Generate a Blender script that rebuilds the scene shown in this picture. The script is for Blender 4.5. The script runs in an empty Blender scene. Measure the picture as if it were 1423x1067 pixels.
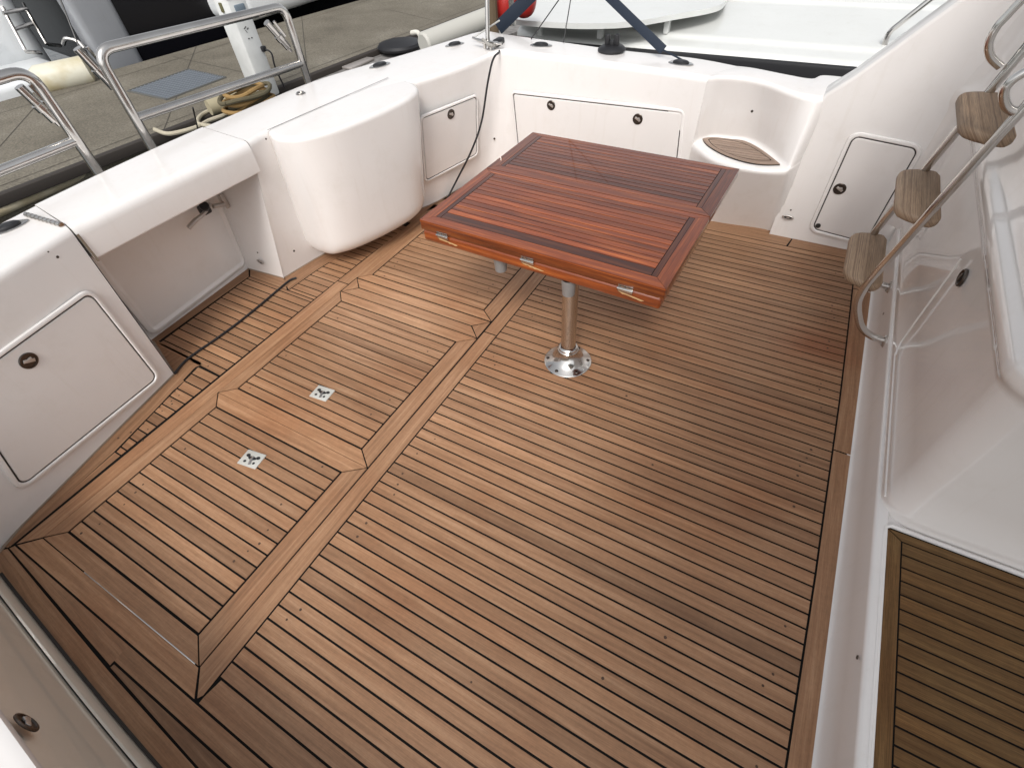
import bpy, bmesh, math, random
from math import sin, cos, pi, radians
from mathutils import Vector, Matrix
random.seed(7)
S = bpy.context.scene
COL = S.collection

# ------------------------------------------------------------------ camera
F_PX, W_PX, H_PX = 683.758584, 1423.0, 1067.0
CAM = Vector((1.0735038, 0.1885075, 1.7331288))
R = ((0.8739433978, 0.4827467047, -0.0563786882),
     (-0.3266311322, 0.6692606867, 0.6673846243),
     (0.3599097680, -0.5648413514, 0.7425760613))
cd = bpy.data.cameras.new('camera'); cam = bpy.data.objects.new('camera', cd); COL.objects.link(cam)
M3 = Matrix(R).transposed()
cam.matrix_world = Matrix.Translation(CAM) @ M3.to_4x4()
cd.sensor_width = 36.0; cd.lens = F_PX / W_PX * 36.0
cd.clip_start = 0.02; cd.clip_end = 2000
S.camera = cam

# ------------------------------------------------------------------ sky, sun, exposure
w = bpy.data.worlds.new('World'); S.world = w; w.use_nodes = True
nt = w.node_tree; bg = nt.nodes['Background']
sky = nt.nodes.new('ShaderNodeTexSky'); sky.sky_type = 'NISHITA'; sky.sun_disc = False
SUN_EL, SUN_AZ = radians(50), radians(160)      # azimuth measured clockwise from +y
sky.sun_elevation = SUN_EL; sky.sun_rotation = SUN_AZ
sky.air_density = 1.0; sky.dust_density = 4.0; sky.ozone_density = 1.0
hs = nt.nodes.new('ShaderNodeHueSaturation'); hs.inputs['Saturation'].default_value = 0.16
nt.links.new(sky.outputs[0], hs.inputs['Color']); nt.links.new(hs.outputs[0], bg.inputs[0])
bg.inputs[1].default_value = 0.15
sl = bpy.data.lights.new('sun', 'SUN'); sun = bpy.data.objects.new('sun', sl); COL.objects.link(sun)
sl.energy = 1.2; sl.angle = radians(16); sl.color = (1.0, 0.96, 0.9)
d = Vector((sin(SUN_AZ) * cos(SUN_EL), cos(SUN_AZ) * cos(SUN_EL), sin(SUN_EL)))
sun.rotation_euler = d.to_track_quat('Z', 'Y').to_euler()
S.view_settings.view_transform = 'Standard'; S.view_settings.look = 'None'
S.view_settings.exposure = 0.34; S.view_settings.gamma = 1

# ------------------------------------------------------------------ helpers
def ray(px, py):
    v = Vector(((px - 711.5) / F_PX, -(py - 533.5) / F_PX, -1.0))
    return M3 @ v
def bp(px, py, ax, val):
    """point of the place that lies on the plane coordinate[ax] = val"""
    v = ray(px, py); t = (val - CAM[ax]) / v[ax]; return CAM + v * t
def bpl(px, py, A, B, C):
    n = (Vector(B) - Vector(A)).cross(Vector(C) - Vector(A)).normalized(); v = ray(px, py)
    return CAM + v * ((Vector(A) - CAM).dot(n) / v.dot(n))

class MB:
    def __init__(s): s.v = []; s.f = []; s.m = []; s.sm = []; s.uv = []; s.tone = []
    def add(s, pts, faces, m=0, smooth=False, uvs=None, tone=.5):
        o = len(s.v); s.v += [tuple(p) for p in pts]
        for i, f in enumerate(faces):
            s.f.append([o + k for k in f]); s.m.append(m); s.sm.append(smooth)
            s.uv.append(uvs[i] if uvs else [(0, 0)] * len(f)); s.tone.append(tone)
    def grid(s, G, m=0, smooth=True, closeu=False, closev=False, flip=False):
        nu, nv = len(G), len(G[0]); pts = [p for r in G for p in r]; F = []
        for i in range(nu if closeu else nu - 1):
            for j in range(nv if closev else nv - 1):
                a, b = i * nv + j, i * nv + (j + 1) % nv
                c, d = ((i + 1) % nu) * nv + (j + 1) % nv, ((i + 1) % nu) * nv + j
                F.append([a, d, c, b] if flip else [a, b, c, d])
        s.add(pts, F, m, smooth)
    def tube(s, path, r, n=12, m=0, caps=True, sharp=False):
        P = [Vector(p) for p in path]; G = []; prev = None
        for i, p in enumerate(P):
            t = (P[min(i + 1, len(P) - 1)] - P[max(i - 1, 0)]).normalized()
            if prev is None:
                a = Vector((0, 0, 1)) if abs(t.z) < .9 else Vector((1, 0, 0)); x = t.cross(a).normalized()
            else: x = (prev - t * prev.dot(t)).normalized()
            prev = x; y = t.cross(x); rr = r[i] if isinstance(r, (list, tuple)) else r
            G.append([p + x * rr * cos(2 * pi * k / n) + y * rr * sin(2 * pi * k / n) for k in range(n)])
        s.grid(G, m, True, closev=True, flip=True)
        if caps:
            s.add(G[0], [list(range(n))], m); s.add(G[-1], [list(range(n))[::-1]], m)
    def lathe(s, prof, o, axis=(0, 0, 1), n=32, m=0, smooth=True):
        o = Vector(o); z = Vector(axis).normalized(); a = Vector((1, 0, 0)) if abs(z.x) < .9 else Vector((0, 1, 0))
        x = (a - z * a.dot(z)).normalized(); y = z.cross(x)
        G = [[o + z * h + (x * cos(2 * pi * k / n) + y * sin(2 * pi * k / n)) * max(r, 1e-5) for k in range(n)] for r, h in prof]
        s.grid(G, m, smooth, closev=True)
    def prism(s, poly, z0, z1, m=0, tone=.5, grain=None, off=(0, 0), M=None):
        a = sum(poly[i][0] * poly[(i + 1) % len(poly)][1] - poly[(i + 1) % len(poly)][0] * poly[i][1] for i in range(len(poly)))
        if a < 0: poly = poly[::-1]
        n = len(poly); T = [Vector((p[0], p[1], z1)) for p in poly]; B = [Vector((p[0], p[1], z0)) for p in poly]
        g = grain or (1, 0)
        def uv(p): return (p[0] * g[0] + p[1] * g[1] + off[0], -p[0] * g[1] + p[1] * g[0] + off[1])
        tu = [uv(p) for p in poly]; F = [list(range(n))]; U = [tu]
        for i in range(n):
            j = (i + 1) % n; F.append([n + i, n + j, j, i])
            U.append([(tu[i][0], tu[i][1] + .02), (tu[j][0], tu[j][1] + .02), tu[j], tu[i]])
        pts = T + B
        if M: pts = [M @ p for p in pts]
        s.add(pts, F, m, False, U, tone)
    def rbox(s, c, size, r=.005, m=0, seg=2, M=None, tone=.5):
        bm = bmesh.new(); bmesh.ops.create_cube(bm, size=1)
        for v in bm.verts: v.co = Vector((v.co.x * size[0], v.co.y * size[1], v.co.z * size[2]))
        if r > 0: bmesh.ops.bevel(bm, geom=bm.edges[:], offset=min(r, min(size) * .49), segments=seg, profile=.5, affect='EDGES')
        for v in bm.verts:
            v.co = v.co + Vector(c) if M is None else M @ v.co
        bm.verts.index_update(); bm.normal_update()
        pts = [v.co.copy() for v in bm.verts]; F = [[v.index for v in f.verts] for f in bm.faces]
        big = max(size)
        U = [[(l.vert.co.x, l.vert.co.y + l.vert.co.z) for l in f.loops] for f in bm.faces]
        bm.free(); s.add(pts, F, m, True, U, tone)
    def build(s, name, mats, parent=None, auto=35):
        me = bpy.data.meshes.new(name)
        mats = mats if isinstance(mats, (list, tuple)) else [mats]
        for q in mats: me.materials.append(q)
        L = Vector((0, 0, 0))
        if parent is None and s.v:
            xs = [p[0] for p in s.v]; ys = [p[1] for p in s.v]; zs = [p[2] for p in s.v]
            L = Vector(((min(xs) + max(xs)) / 2, (min(ys) + max(ys)) / 2, min(zs)))
        me.from_pydata([tuple(Vector(p) - L) for p in s.v], [], s.f)
        me.polygons.foreach_set('material_index', s.m)
        me.polygons.foreach_set('use_smooth', s.sm)
        ul = me.uv_layers.new(name='UVMap'); at = me.attributes.new('tone', 'FLOAT', 'FACE')
        k = 0; flat = []
        for u in s.uv:
            for q in u: flat += [q[0], q[1]]
        ul.data.foreach_set('uv', flat); at.data.foreach_set('value', s.tone)
        me.update(); me.validate()
        if auto and any(s.sm):
            me.set_sharp_from_angle(angle=radians(auto))
        o = bpy.data.objects.new(name, me); COL.objects.link(o); o.location = L
        if parent is not None:
            o.parent = parent; q = parent; tot = Vector((0, 0, 0))
            while q is not None: tot += q.location; q = q.parent
            o.location = -tot
        return o

def thing(name, label, cat, loc, group=None):
    o = bpy.data.objects.new(name, None); COL.objects.link(o); o.location = loc; o.empty_display_size = .1
    return tag(o, label, cat, group)
def tag(o, label, cat, group=None, kind=None):
    o['label'] = label; o['category'] = cat
    if group: o['group'] = group
    if kind: o['kind'] = kind
    return o
def struct(o, label=None):
    o['kind'] = 'structure'
    return o

def rounded(keys, radii, n=5):
    """polyline through keys with quadratic rounding"""
    out = [Vector(keys[0])]
    for i in range(1, len(keys) - 1):
        p = Vector(keys[i]); a = Vector(keys[i - 1]) - p; b = Vector(keys[i + 1]) - p
        r = radii[i]; ra = min(r, a.length * .45); rb = min(r, b.length * .45)
        A = p + (a.normalized() * ra if a.length > 1e-6 else a); B = p + (b.normalized() * rb if b.length > 1e-6 else b)
        for k in range(n + 1):
            t = k / n; out.append(A * (1 - t) ** 2 + p * 2 * t * (1 - t) + B * t * t)
    out.append(Vector(keys[-1])); return out
def catmull(P, n=5):
    out = []
    for i in range(len(P) - 1):
        p0, p1, p2, p3 = P[max(i - 1, 0)], P[i], P[i + 1], P[min(i + 2, len(P) - 1)]
        for k in range(n):
            t = k / n
            out.append([(2 * b + (c - a) * t + (2 * a - 5 * b + 4 * c - dd) * t * t + (-a + 3 * b - 3 * c + dd) * t ** 3) * .5
                        for a, b, c, dd in zip(p0, p1, p2, p3)])
    out.append([Vector(q) for q in P[-1]]); return out
def smooth_path(P, n=8):
    return [q[0] for q in catmull([[Vector(p)] for p in P], n)]

# ------------------------------------------------------------------ materials
def mat(name, base=(.8, .8, .8), rough=.4, metal=0, coat=0, coat_r=.05, spec=.5):
    m = bpy.data.materials.new(name); m.use_nodes = True; b = m.node_tree.nodes['Principled BSDF']
    b.inputs['Base Color'].default_value = (*base, 1); b.inputs['Roughness'].default_value = rough
    b.inputs['Metallic'].default_value = metal; b.inputs['Coat Weight'].default_value = coat
    b.inputs['Coat Roughness'].default_value = coat_r; b.inputs['Specular IOR Level'].default_value = spec
    return m
def N(m, t, **kw):
    n = m.node_tree.nodes.new(t)
    for k, v in kw.items():
        if k in n.inputs: n.inputs[k].default_value = v
        else: setattr(n, k, v)
    return n
def Lk(m, a, b): m.node_tree.links.new(a, b)
def BS(m): return m.node_tree.nodes['Principled BSDF']
def ramp(m, fac, stops):
    r = N(m, 'ShaderNodeValToRGB'); e = r.color_ramp.elements
    while len(e) < len(stops): e.new(.5)
    for q, (p, c) in zip(e, stops): q.position = p; q.color = (*c, 1)
    Lk(m, fac, r.inputs[0]); return r.outputs[0]
def mix(m, fac, a, b, mode='MIX'):
    x = N(m, 'ShaderNodeMix', data_type='RGBA', blend_type=mode)
    for s_, v in ((x.inputs[0], fac), (x.inputs[6], a), (x.inputs[7], b)):
        if hasattr(v, 'links'): Lk(m, v, s_)
        elif isinstance(v, (int, float)): s_.default_value = v
        else: s_.default_value = (*v, 1)
    return x.outputs[2]
def noisy(m, scale, c1, c2, lo=.35, hi=.65, detail=4, coord='Object', stretch=(1, 1, 1), bump=0, bscale=None, rr=None):
    tc = N(m, 'ShaderNodeTexCoord'); mp = N(m, 'ShaderNodeMapping'); mp.inputs['Scale'].default_value = stretch
    Lk(m, tc.outputs[coord], mp.inputs[0])
    nz = N(m, 'ShaderNodeTexNoise', Scale=scale, Detail=detail); Lk(m, mp.outputs[0], nz.inputs['Vector'])
    out = ramp(m, nz.outputs[0], [(lo, c1), (hi, c2)]); Lk(m, out, BS(m).inputs['Base Color'])
    if rr:
        mr = N(m, 'ShaderNodeMapRange'); mr.inputs[3].default_value = rr[0]; mr.inputs[4].default_value = rr[1]
        Lk(m, nz.outputs[0], mr.inputs[0]); Lk(m, mr.outputs[0], BS(m).inputs['Roughness'])
    if bump:
        n2 = N(m, 'ShaderNodeTexNoise', Scale=bscale or scale * 4, Detail=3); Lk(m, mp.outputs[0], n2.inputs['Vector'])
        bm = N(m, 'ShaderNodeBump', Strength=bump, Distance=.01); Lk(m, n2.outputs[0], bm.inputs['Height']); Lk(m, bm.outputs[0], BS(m).inputs['Normal'])
    return out, tc, mp

def gel(name, c1, c2, rough=.22, coat=.4, coat_r=.07):
    m = mat(name, c1, rough, coat=coat, coat_r=coat_r)
    noisy(m, 1.6, c1, c2, .3, .75, 5, rr=(rough - .01, rough + .03))
    tc = N(m, 'ShaderNodeTexCoord'); ge = N(m, 'ShaderNodeNewGeometry'); mp = N(m, 'ShaderNodeMapping'); mp.inputs['Scale'].default_value = (26, 26, 1.6)
    Lk(m, ge.outputs['Position'], mp.inputs[0]); ns = N(m, 'ShaderNodeTexNoise', Scale=1.0, Detail=4, Roughness=.6); Lk(m, mp.outputs[0], ns.inputs['Vector'])
    ng = N(m, 'ShaderNodeTexNoise', Scale=7, Detail=6, Roughness=.7); Lk(m, ge.outputs['Position'], ng.inputs['Vector'])
    old = BS(m).inputs['Base Color'].links[0].from_socket
    c_ = mix(m, 1, old, ramp(m, ns.outputs[0], [(.24, (.965, .957, .945)), (.42, (1, 1, 1))]), 'MULTIPLY')
    c_ = mix(m, 1, c_, ramp(m, ng.outputs[0], [(.30, (.965, .96, .95)), (.48, (1, 1, 1))]), 'MULTIPLY'); Lk(m, c_, BS(m).inputs['Base Color'])
    n2 = N(m, 'ShaderNodeTexNoise', Scale=2.2, Detail=1)
    Lk(m, tc.outputs['Object'], n2.inputs['Vector'])
    bm = N(m, 'ShaderNodeBump', Strength=.08, Distance=.01); Lk(m, n2.outputs[0], bm.inputs['Height']); Lk(m, bm.outputs[0], BS(m).inputs['Coat Normal'])
    return m
GEL = gel('white_gelcoat', (.81, .783, .765), (.765, .738, .72))
GELG = gel('polished_gelcoat', (.80, .768, .745), (.76, .73, .705), .12, 1.0, .015)
GELC = gel('cream_gelcoat', (.76, .71, .62), (.70, .655, .57), .16, .8, .03)
GELD = gel('door_gelcoat', (.785, .755, .735), (.74, .71, .69), .25)
GAP = mat('dark_joint_and_shade', (.035, .03, .027), .8)
GAPB = mat('brown_joint', (.20, .16, .12), .7)
HOLE = mat('hole_dark', (.03, .026, .024), .6)

def wood(name, cols, rough=.5, coat=0, grain=.5, tonec=(.75, 1.2), stain=True, coat_r=.08, stains_and_sheen=(), spec=.5):
    m = mat(name, cols[1], rough, coat=coat, coat_r=coat_r, spec=spec)
    uv = N(m, 'ShaderNodeUVMap'); mp = N(m, 'ShaderNodeMapping'); mp.inputs['Scale'].default_value = (2.2, 55, 1); Lk(m, uv.outputs[0], mp.inputs[0])
    nz = N(m, 'ShaderNodeTexNoise', Scale=1.0, Detail=6, Roughness=.62, Distortion=.3); Lk(m, mp.outputs[0], nz.inputs['Vector'])
    c = ramp(m, nz.outputs[0], [(.22, cols[0]), (.5, cols[1]), (.78, cols[2])])
    mp2 = N(m, 'ShaderNodeMapping'); mp2.inputs['Scale'].default_value = (14, 420, 1); Lk(m, uv.outputs[0], mp2.inputs[0])
    n2 = N(m, 'ShaderNodeTexNoise', Scale=1.0, Detail=3, Roughness=.7); Lk(m, mp2.outputs[0], n2.inputs['Vector'])
    g2 = ramp(m, n2.outputs[0], [(.25, (1 - grain,) * 3), (.6, (1.0,) * 3), (.8, (1 + grain * .35,) * 3)])
    c = mix(m, 1.0, c, g2, 'MULTIPLY')
    at = N(m, 'ShaderNodeAttribute', attribute_name='tone')
    t = ramp(m, at.outputs['Fac'], [(0, tuple(tonec[0] * k for k in (1, .98, .96))), (.5, (1, 1, 1)), (1, tuple(tonec[1] * k for k in (1, .98, .95)))])
    c = mix(m, 1.0, c, t, 'MULTIPLY')
    if stain:
        tc = N(m, 'ShaderNodeTexCoord'); n3 = N(m, 'ShaderNodeTexNoise', Scale=1.7, Detail=4, Roughness=.55); Lk(m, tc.outputs['Object'], n3.inputs['Vector'])
        s1 = ramp(m, n3.outputs[0], [(.3, (.84, .70, .60)), (.5, (1, 1, 1)), (.7, (1.10, 1.12, 1.16))])
        c = mix(m, .8, c, s1, 'MULTIPLY')
        n4 = N(m, 'ShaderNodeTexNoise', Scale=60, Detail=3, Roughness=.7); Lk(m, tc.outputs['Object'], n4.inputs['Vector'])
        s2 = ramp(m, n4.outputs[0], [(.3, (.86, .86, .86)), (.7, (1.1, 1.1, 1.1))])
        c = mix(m, .6, c, s2, 'MULTIPLY')
    if stains_and_sheen:
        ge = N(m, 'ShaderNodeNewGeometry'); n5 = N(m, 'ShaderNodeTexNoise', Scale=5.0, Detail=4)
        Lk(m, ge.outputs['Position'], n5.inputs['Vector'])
        for (sx_, sy_), rad, colr in stains_and_sheen:
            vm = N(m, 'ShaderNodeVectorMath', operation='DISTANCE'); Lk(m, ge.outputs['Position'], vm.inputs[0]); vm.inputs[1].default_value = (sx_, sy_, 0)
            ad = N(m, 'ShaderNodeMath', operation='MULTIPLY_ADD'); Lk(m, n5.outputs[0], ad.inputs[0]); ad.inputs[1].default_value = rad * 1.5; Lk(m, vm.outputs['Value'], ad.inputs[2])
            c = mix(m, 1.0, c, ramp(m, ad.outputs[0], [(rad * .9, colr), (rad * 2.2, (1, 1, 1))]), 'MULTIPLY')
    Lk(m, c, BS(m).inputs['Base Color'])
    bm = N(m, 'ShaderNodeBump', Strength=.25 if not coat else .06, Distance=.002); Lk(m, n2.outputs[0], bm.inputs['Height']); Lk(m, bm.outputs[0], BS(m).inputs['Normal'])
    return m
TEAK = wood('deck_teak', ((.205, .103, .052), (.335, .18, .095), (.465, .28, .163)), .52, grain=.26, stains_and_sheen=[((1.43, 2.38), .15, (.86, .64, .55)), ((1.15, 1.30), .34, (.90, .84, .79)), ((.35, 1.45), .45, (1.10, 1.12, 1.16)), ((-.55, 1.65), .35, (1.08, 1.12, 1.18))], tonec=(.64, 1.32))  # reddish stain and a darker area; the two pale patches paint deck sheen
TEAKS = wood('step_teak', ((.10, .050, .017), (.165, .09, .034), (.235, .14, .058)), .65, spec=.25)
TEAKG = wood('grey_teak', ((.17, .12, .09), (.30, .215, .165), (.42, .33, .27)), .6, stain=False)
def lam():
    m = wood('laminated_teak', ((.24, .16, .10), (.36, .25, .165), (.45, .335, .23)), .6, stain=False)
    uv = N(m, 'ShaderNodeUVMap'); sx = N(m, 'ShaderNodeSeparateXYZ'); Lk(m, uv.outputs[0], sx.inputs[0])
    cb = N(m, 'ShaderNodeCombineXYZ'); Lk(m, sx.outputs[1], cb.inputs[0])
    nz = N(m, 'ShaderNodeTexNoise', Scale=130.0, Detail=2.0); Lk(m, cb.outputs[0], nz.inputs['Vector'])
    rr = ramp(m, nz.outputs[0], [(.42, (.50, .44, .42)), (.5, (1, 1, 1)), (.58, (1.15, 1.15, 1.15))])
    old = BS(m).inputs['Base Color'].links[0].from_socket
    Lk(m, mix(m, .6, old, rr, 'MULTIPLY'), BS(m).inputs['Base Color']); return m
TEAKT = lam()
VARN = wood('varnished_teak', ((.07, .016, .006), (.215, .046, .010), (.46, .125, .024)), .4, coat=1.0, grain=.4, tonec=(.26, 1.5), stain=False, coat_r=.03, spec=.25)
WORN = mat('bare_worn_wood', (.55, .34, .16), .6)
CAULK = mat('caulk', (.008, .0075, .007), .9, spec=.15)
BUNG = mat('teak_bung', (.075, .038, .022), .6)
STEEL = mat('stainless_steel', (.62, .60, .57), .13, 1)
noisy(STEEL, 3, (.68, .66, .63), (.5, .48, .46), rr=(.08, .2))
STEELD = mat('dull_steel', (.52, .48, .45), .38, .6)
BRONZE = mat('dark_metal', (.10, .085, .075), .32, .9)
WHITEM = mat('plate_white', (.62, .62, .58), .35, .3)
BLACK = mat('black_rubber_and_gap_shade', (.012, .012, .014), .45)
NAVY = mat('navy_webbing', (.008, .016, .032), .75)
RED = mat('red_vinyl', (.42, .025, .02), .4)
CONC = mat('dock_concrete', (.2, .18, .15), .9)
def conc():
    m = CONC; tc = N(m, 'ShaderNodeTexCoord')
    a = N(m, 'ShaderNodeTexNoise', Scale=.9, Detail=5, Roughness=.6); Lk(m, tc.outputs['Object'], a.inputs['Vector'])
    b = N(m, 'ShaderNodeTexNoise', Scale=45, Detail=4, Roughness=.75); Lk(m, tc.outputs['Object'], b.inputs['Vector'])
    c1 = ramp(m, a.outputs[0], [(.3, (.105, .092, .070)), (.55, (.155, .138, .108)), (.75, (.20, .182, .148))])
    c2 = ramp(m, b.outputs[0], [(.3, (.55, .55, .55)), (.5, (1, 1, 1)), (.7, (1.5, 1.5, 1.45))])
    c = mix(m, 1, c1, c2, 'MULTIPLY'); Lk(m, c, BS(m).inputs['Base Color'])
    bm = N(m, 'ShaderNodeBump', Strength=.4, Distance=.01); Lk(m, b.outputs[0], bm.inputs['Height']); Lk(m, bm.outputs[0], BS(m).inputs['Normal'])
conc()
BEIGE = mat('beige_rubber', (.52, .46, .33), .5); noisy(BEIGE, 6, (.56, .50, .37), (.40, .34, .22))
WATER = mat('marina_water', (.006, .012, .012), .06); 
def wat():
    m = WATER; tc = N(m, 'ShaderNodeTexCoord'); a = N(m, 'ShaderNodeTexNoise', Scale=2.5, Detail=4); Lk(m, tc.outputs['Object'], a.inputs['Vector'])
    bm = N(m, 'ShaderNodeBump', Strength=.35, Distance=.08); Lk(m, a.outputs[0], bm.inputs['Height']); Lk(m, bm.outputs[0], BS(m).inputs['Normal'])
wat()

# ------------------------------------------------------------------ deck
def clip(poly, a, b):
    """keep the left side of line a->b"""
    out = []; n = len(poly)
    def sd(p): return (b[0] - a[0]) * (p[1] - a[1]) - (b[1] - a[1]) * (p[0] - a[0])
    for i in range(n):
        p, q = poly[i], poly[(i + 1) % n]; sp, sq = sd(p), sd(q)
        if sp >= 0: out.append(p)
        if (sp >= 0) != (sq >= 0):
            t = sp / (sp - sq); out.append((p[0] + (q[0] - p[0]) * t, p[1] + (q[1] - p[1]) * t))
    return out
def clip_poly(poly, reg):
    a = sum(reg[i][0] * reg[(i + 1) % len(reg)][1] - reg[(i + 1) % len(reg)][0] * reg[i][1] for i in range(len(reg)))
    if a < 0: reg = reg[::-1]
    for i in range(len(reg)):
        if len(poly) < 3: return []
        poly = clip(poly, reg[i], reg[(i + 1) % len(reg)])
    return poly
def inset(poly, g):
    a = sum(poly[i][0] * poly[(i + 1) % len(poly)][1] - poly[(i + 1) % len(poly)][0] * poly[i][1] for i in range(len(poly)))
    if a < 0: poly = poly[::-1]
    res = poly; n = len(poly)
    for i in range(n):
        p, q = poly[i], poly[(i + 1) % n]; dx, dy = q[0] - p[0], q[1] - p[1]; L = math.hypot(dx, dy)
        if L < 1e-5: continue
        nx, ny = -dy / L * g, dx / L * g
        res = clip(res, (p[0] + nx, p[1] + ny), (q[0] + nx, q[1] + ny))
        if len(res) < 3: return []
    out = []
    for p in res:
        if not out or math.hypot(p[0] - out[-1][0], p[1] - out[-1][1]) > 1e-4: out.append(p)
    return out if len(out) > 2 else []
def rt():
    return min(1, max(0, random.gauss(.5, .17)))
def plank(mb, poly, z=.0022, g=.0034, grain=(1, 0), tone=None, m=0, zb=-.002):
    p = inset(poly, g)
    if p: mb.prism(p, zb, z, m, rt() if tone is None else tone, grain, (random.uniform(0, 40), random.uniform(0, 9)))
def rows(mb, reg, y0, k0, k1, pitch=.05, xa=-3, xb=4, z=.0022, m=0, bungs=None):
    for k in range(k0, k1):
        ya, yb = y0 + k * pitch, y0 + (k + 1) * pitch
        q = clip_poly([(xa, ya), (xb, ya), (xb, yb), (xa, yb)], reg)
        if len(q) > 2:
            plank(mb, q, z, m=m)
            if bungs is not None and random.random() < .55:
                for side in (0, 1):
                    if random.random() < .6:
                        xs = [p[0] for p in q]; x = (min(xs) + .04 + random.random() * .05) if side == 0 else (max(xs) - .06 - random.random() * .06)
                        bungs.append((x, (ya + yb) / 2 + random.uniform(-.008, .008), z))
def strip(mb, A, B, z=.0022, g=.0034, tone=None, m=0, e0=.003, e1=.003):
    """one curved plank between two polylines of equal length"""
    tn = rt() if tone is None else tone; A = [Vector((*p, 0)) for p in A]; B = [Vector((*p, 0)) for p in B]
    A2 = []; B2 = []
    for a, b in zip(A, B):
        d_ = (b - a).normalized() * g; A2.append(a + d_); B2.append(b - d_)
    for L_ in (A2, B2):
        L_[0] = L_[0] + (L_[1] - L_[0]).normalized() * e0; L_[-1] = L_[-1] + (L_[-2] - L_[-1]).normalized() * e1
    u = random.uniform(0, 40); v0 = random.uniform(0, 9)
    for i in range(len(A2) - 1):
        l = (A2[i + 1] - A2[i]).length; W0 = (B2[i] - A2[i]).length; W1 = (B2[i + 1] - A2[i + 1]).length
        P = [A2[i], A2[i + 1], B2[i + 1], B2[i]]
        nz = (P[1] - P[0]).cross(P[3] - P[0]).z
        pts = [Vector((p.x, p.y, z)) for p in P]; uv = [(u, v0), (u + l, v0), (u + l, v0 + W1), (u, v0 + W0)]
        f = [0, 1, 2, 3]
        if nz < 0: f = f[::-1]; uv = uv[::-1]
        mb.add(pts, [f], m, False, [uv], tn); u += l
def add_bungs(mb, bungs, m=1):
    for x, y, z in bungs:
        n = 8; r = random.uniform(.0035, .0055)
        mb.add([(x + r * cos(2 * pi * k / n), y + r * sin(2 * pi * k / n), z + .0006) for k in range(n)], [list(range(n))], m)

XL2, XL1, XL0, XR2, XR1 = -.958, -1.03, -1.12, -.170, -.082      # hatch frame lines
Y0 = -.012
deck = MB(); bungs = []
# black caulk bed under everything
deck.prism([(-1.80, -.40), (1.70, -.40), (1.70, 3.42), (-1.80, 3.42)], -.03, .001, 1)
# main field between hatch frame and bulkhead border
brd = [(1.549, 3.2), (1.556, 2.9), (1.568, 2.435), (1.576, 2.05), (1.581, 1.5), (1.584, 1.2), (1.583, .6), (1.580, .2), (1.575, -.3)]
def xb_at(y):
    for (xa, ya), (xb, yb) in zip(brd, brd[1:]):
        if ya >= y >= yb: return xa + (xb - xa) * (ya - y) / (ya - yb)
    return brd[0][0] if y > brd[0][1] else brd[-1][0]
for k in range(0, 65):
    ya, yb = k * .05, (k + 1) * .05
    q = [(0, ya), (xb_at(ya), ya), (xb_at(yb), yb), (0, yb)]
    if ya >= 3.2: break
    plank(deck, q)
    if random.random() < .5 and 2 < k:
        if random.random() < .6: bungs.append((.05 + .05 * random.random(), ya + .02 + .01 * random.random(), .003))
        if random.random() < .6: bungs.append((xb_at(ya) - .06 - .05 * random.random(), ya + .02 + .01 * random.random(), .003))
    if random.random() < .12: bungs.append((random.uniform(.3, 1.3), ya + .02, .003))
# first (rounded corner) plank of the field and the planks along the near side
A0 = (-1.112, -.103); A1 = (-.348, -.160); A2 = (.14, -.187); A3 = (.6, -.208); A4 = (1.575, -.235)
plank(deck, [(-.004, -.082), (1.58, -.082), (1.58, 0), (.0, 0), (.0, -.06)])
side = [A1, A2, A3, A4]
strip(deck, [A0, (-.352, -.155)], [(-1.10, -.082), (-.352, -.082)], tone=.5, e1=0)
strip(deck, [(-.352, -.140), (1.577, -.140)], [(-.352, -.082), (1.578, -.082)], tone=.5, e0=0)
strip(deck, [(-.348, -.158), A2, A3, A4], [(-.345, -.140), (.14, -.140), (.6, -.140), (1.577, -.140)])
for a, b in zip([(-1.16, -.13), (-.757, -.206), (-.223, -.240), (.30, -.262), (1.0, -.285)], [(-.757, -.206), (-.223, -.240), (.30, -.262), (1.0, -.285), (1.60, -.30)]):
    pass
def yA(x):
    P = [A0, A1, A2, A3, A4]
    for p, q in zip(P, P[1:]):
        if p[0] <= x <= q[0]: return p[1] + (q[1] - p[1]) * (x - p[0]) / (q[0] - p[0])
    return A4[1]
strip(deck, [A0, (-.8, yA(-.8)), (-.35, yA(-.35)), (.2, yA(.2)), (.9, yA(.9))], [(-1.18, -.16), (-.85, -.27), (-.35, -.31), (.2, -.33), (.9, -.35)], tone=.5)
strip(deck, [(.9, yA(.9)), (1.66, -.238)], [(.9, -.35), (1.66, -.36)])
# bulkhead border, with butt joints
for ya, yb in ((3.3, 2.92), (2.92, 1.765), (1.765, -.24)):
    seg = [y for _, y in brd if yb < y < ya]
    ys = [ya] + seg + [yb]
    strip(deck, [(xb_at(y), y) for y in ys], [(1.68, y) for y in ys], tone=.62)
# border along the far wall
plank(deck, [(-1.1, 3.2), (1.18, 3.2), (1.20, 3.31), (1.0, 3.37), (-1.1, 3.40)])
plank(deck, [(1.184, 3.2), (1.60, 3.2), (1.66, 3.34), (1.204, 3.34)])
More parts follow.
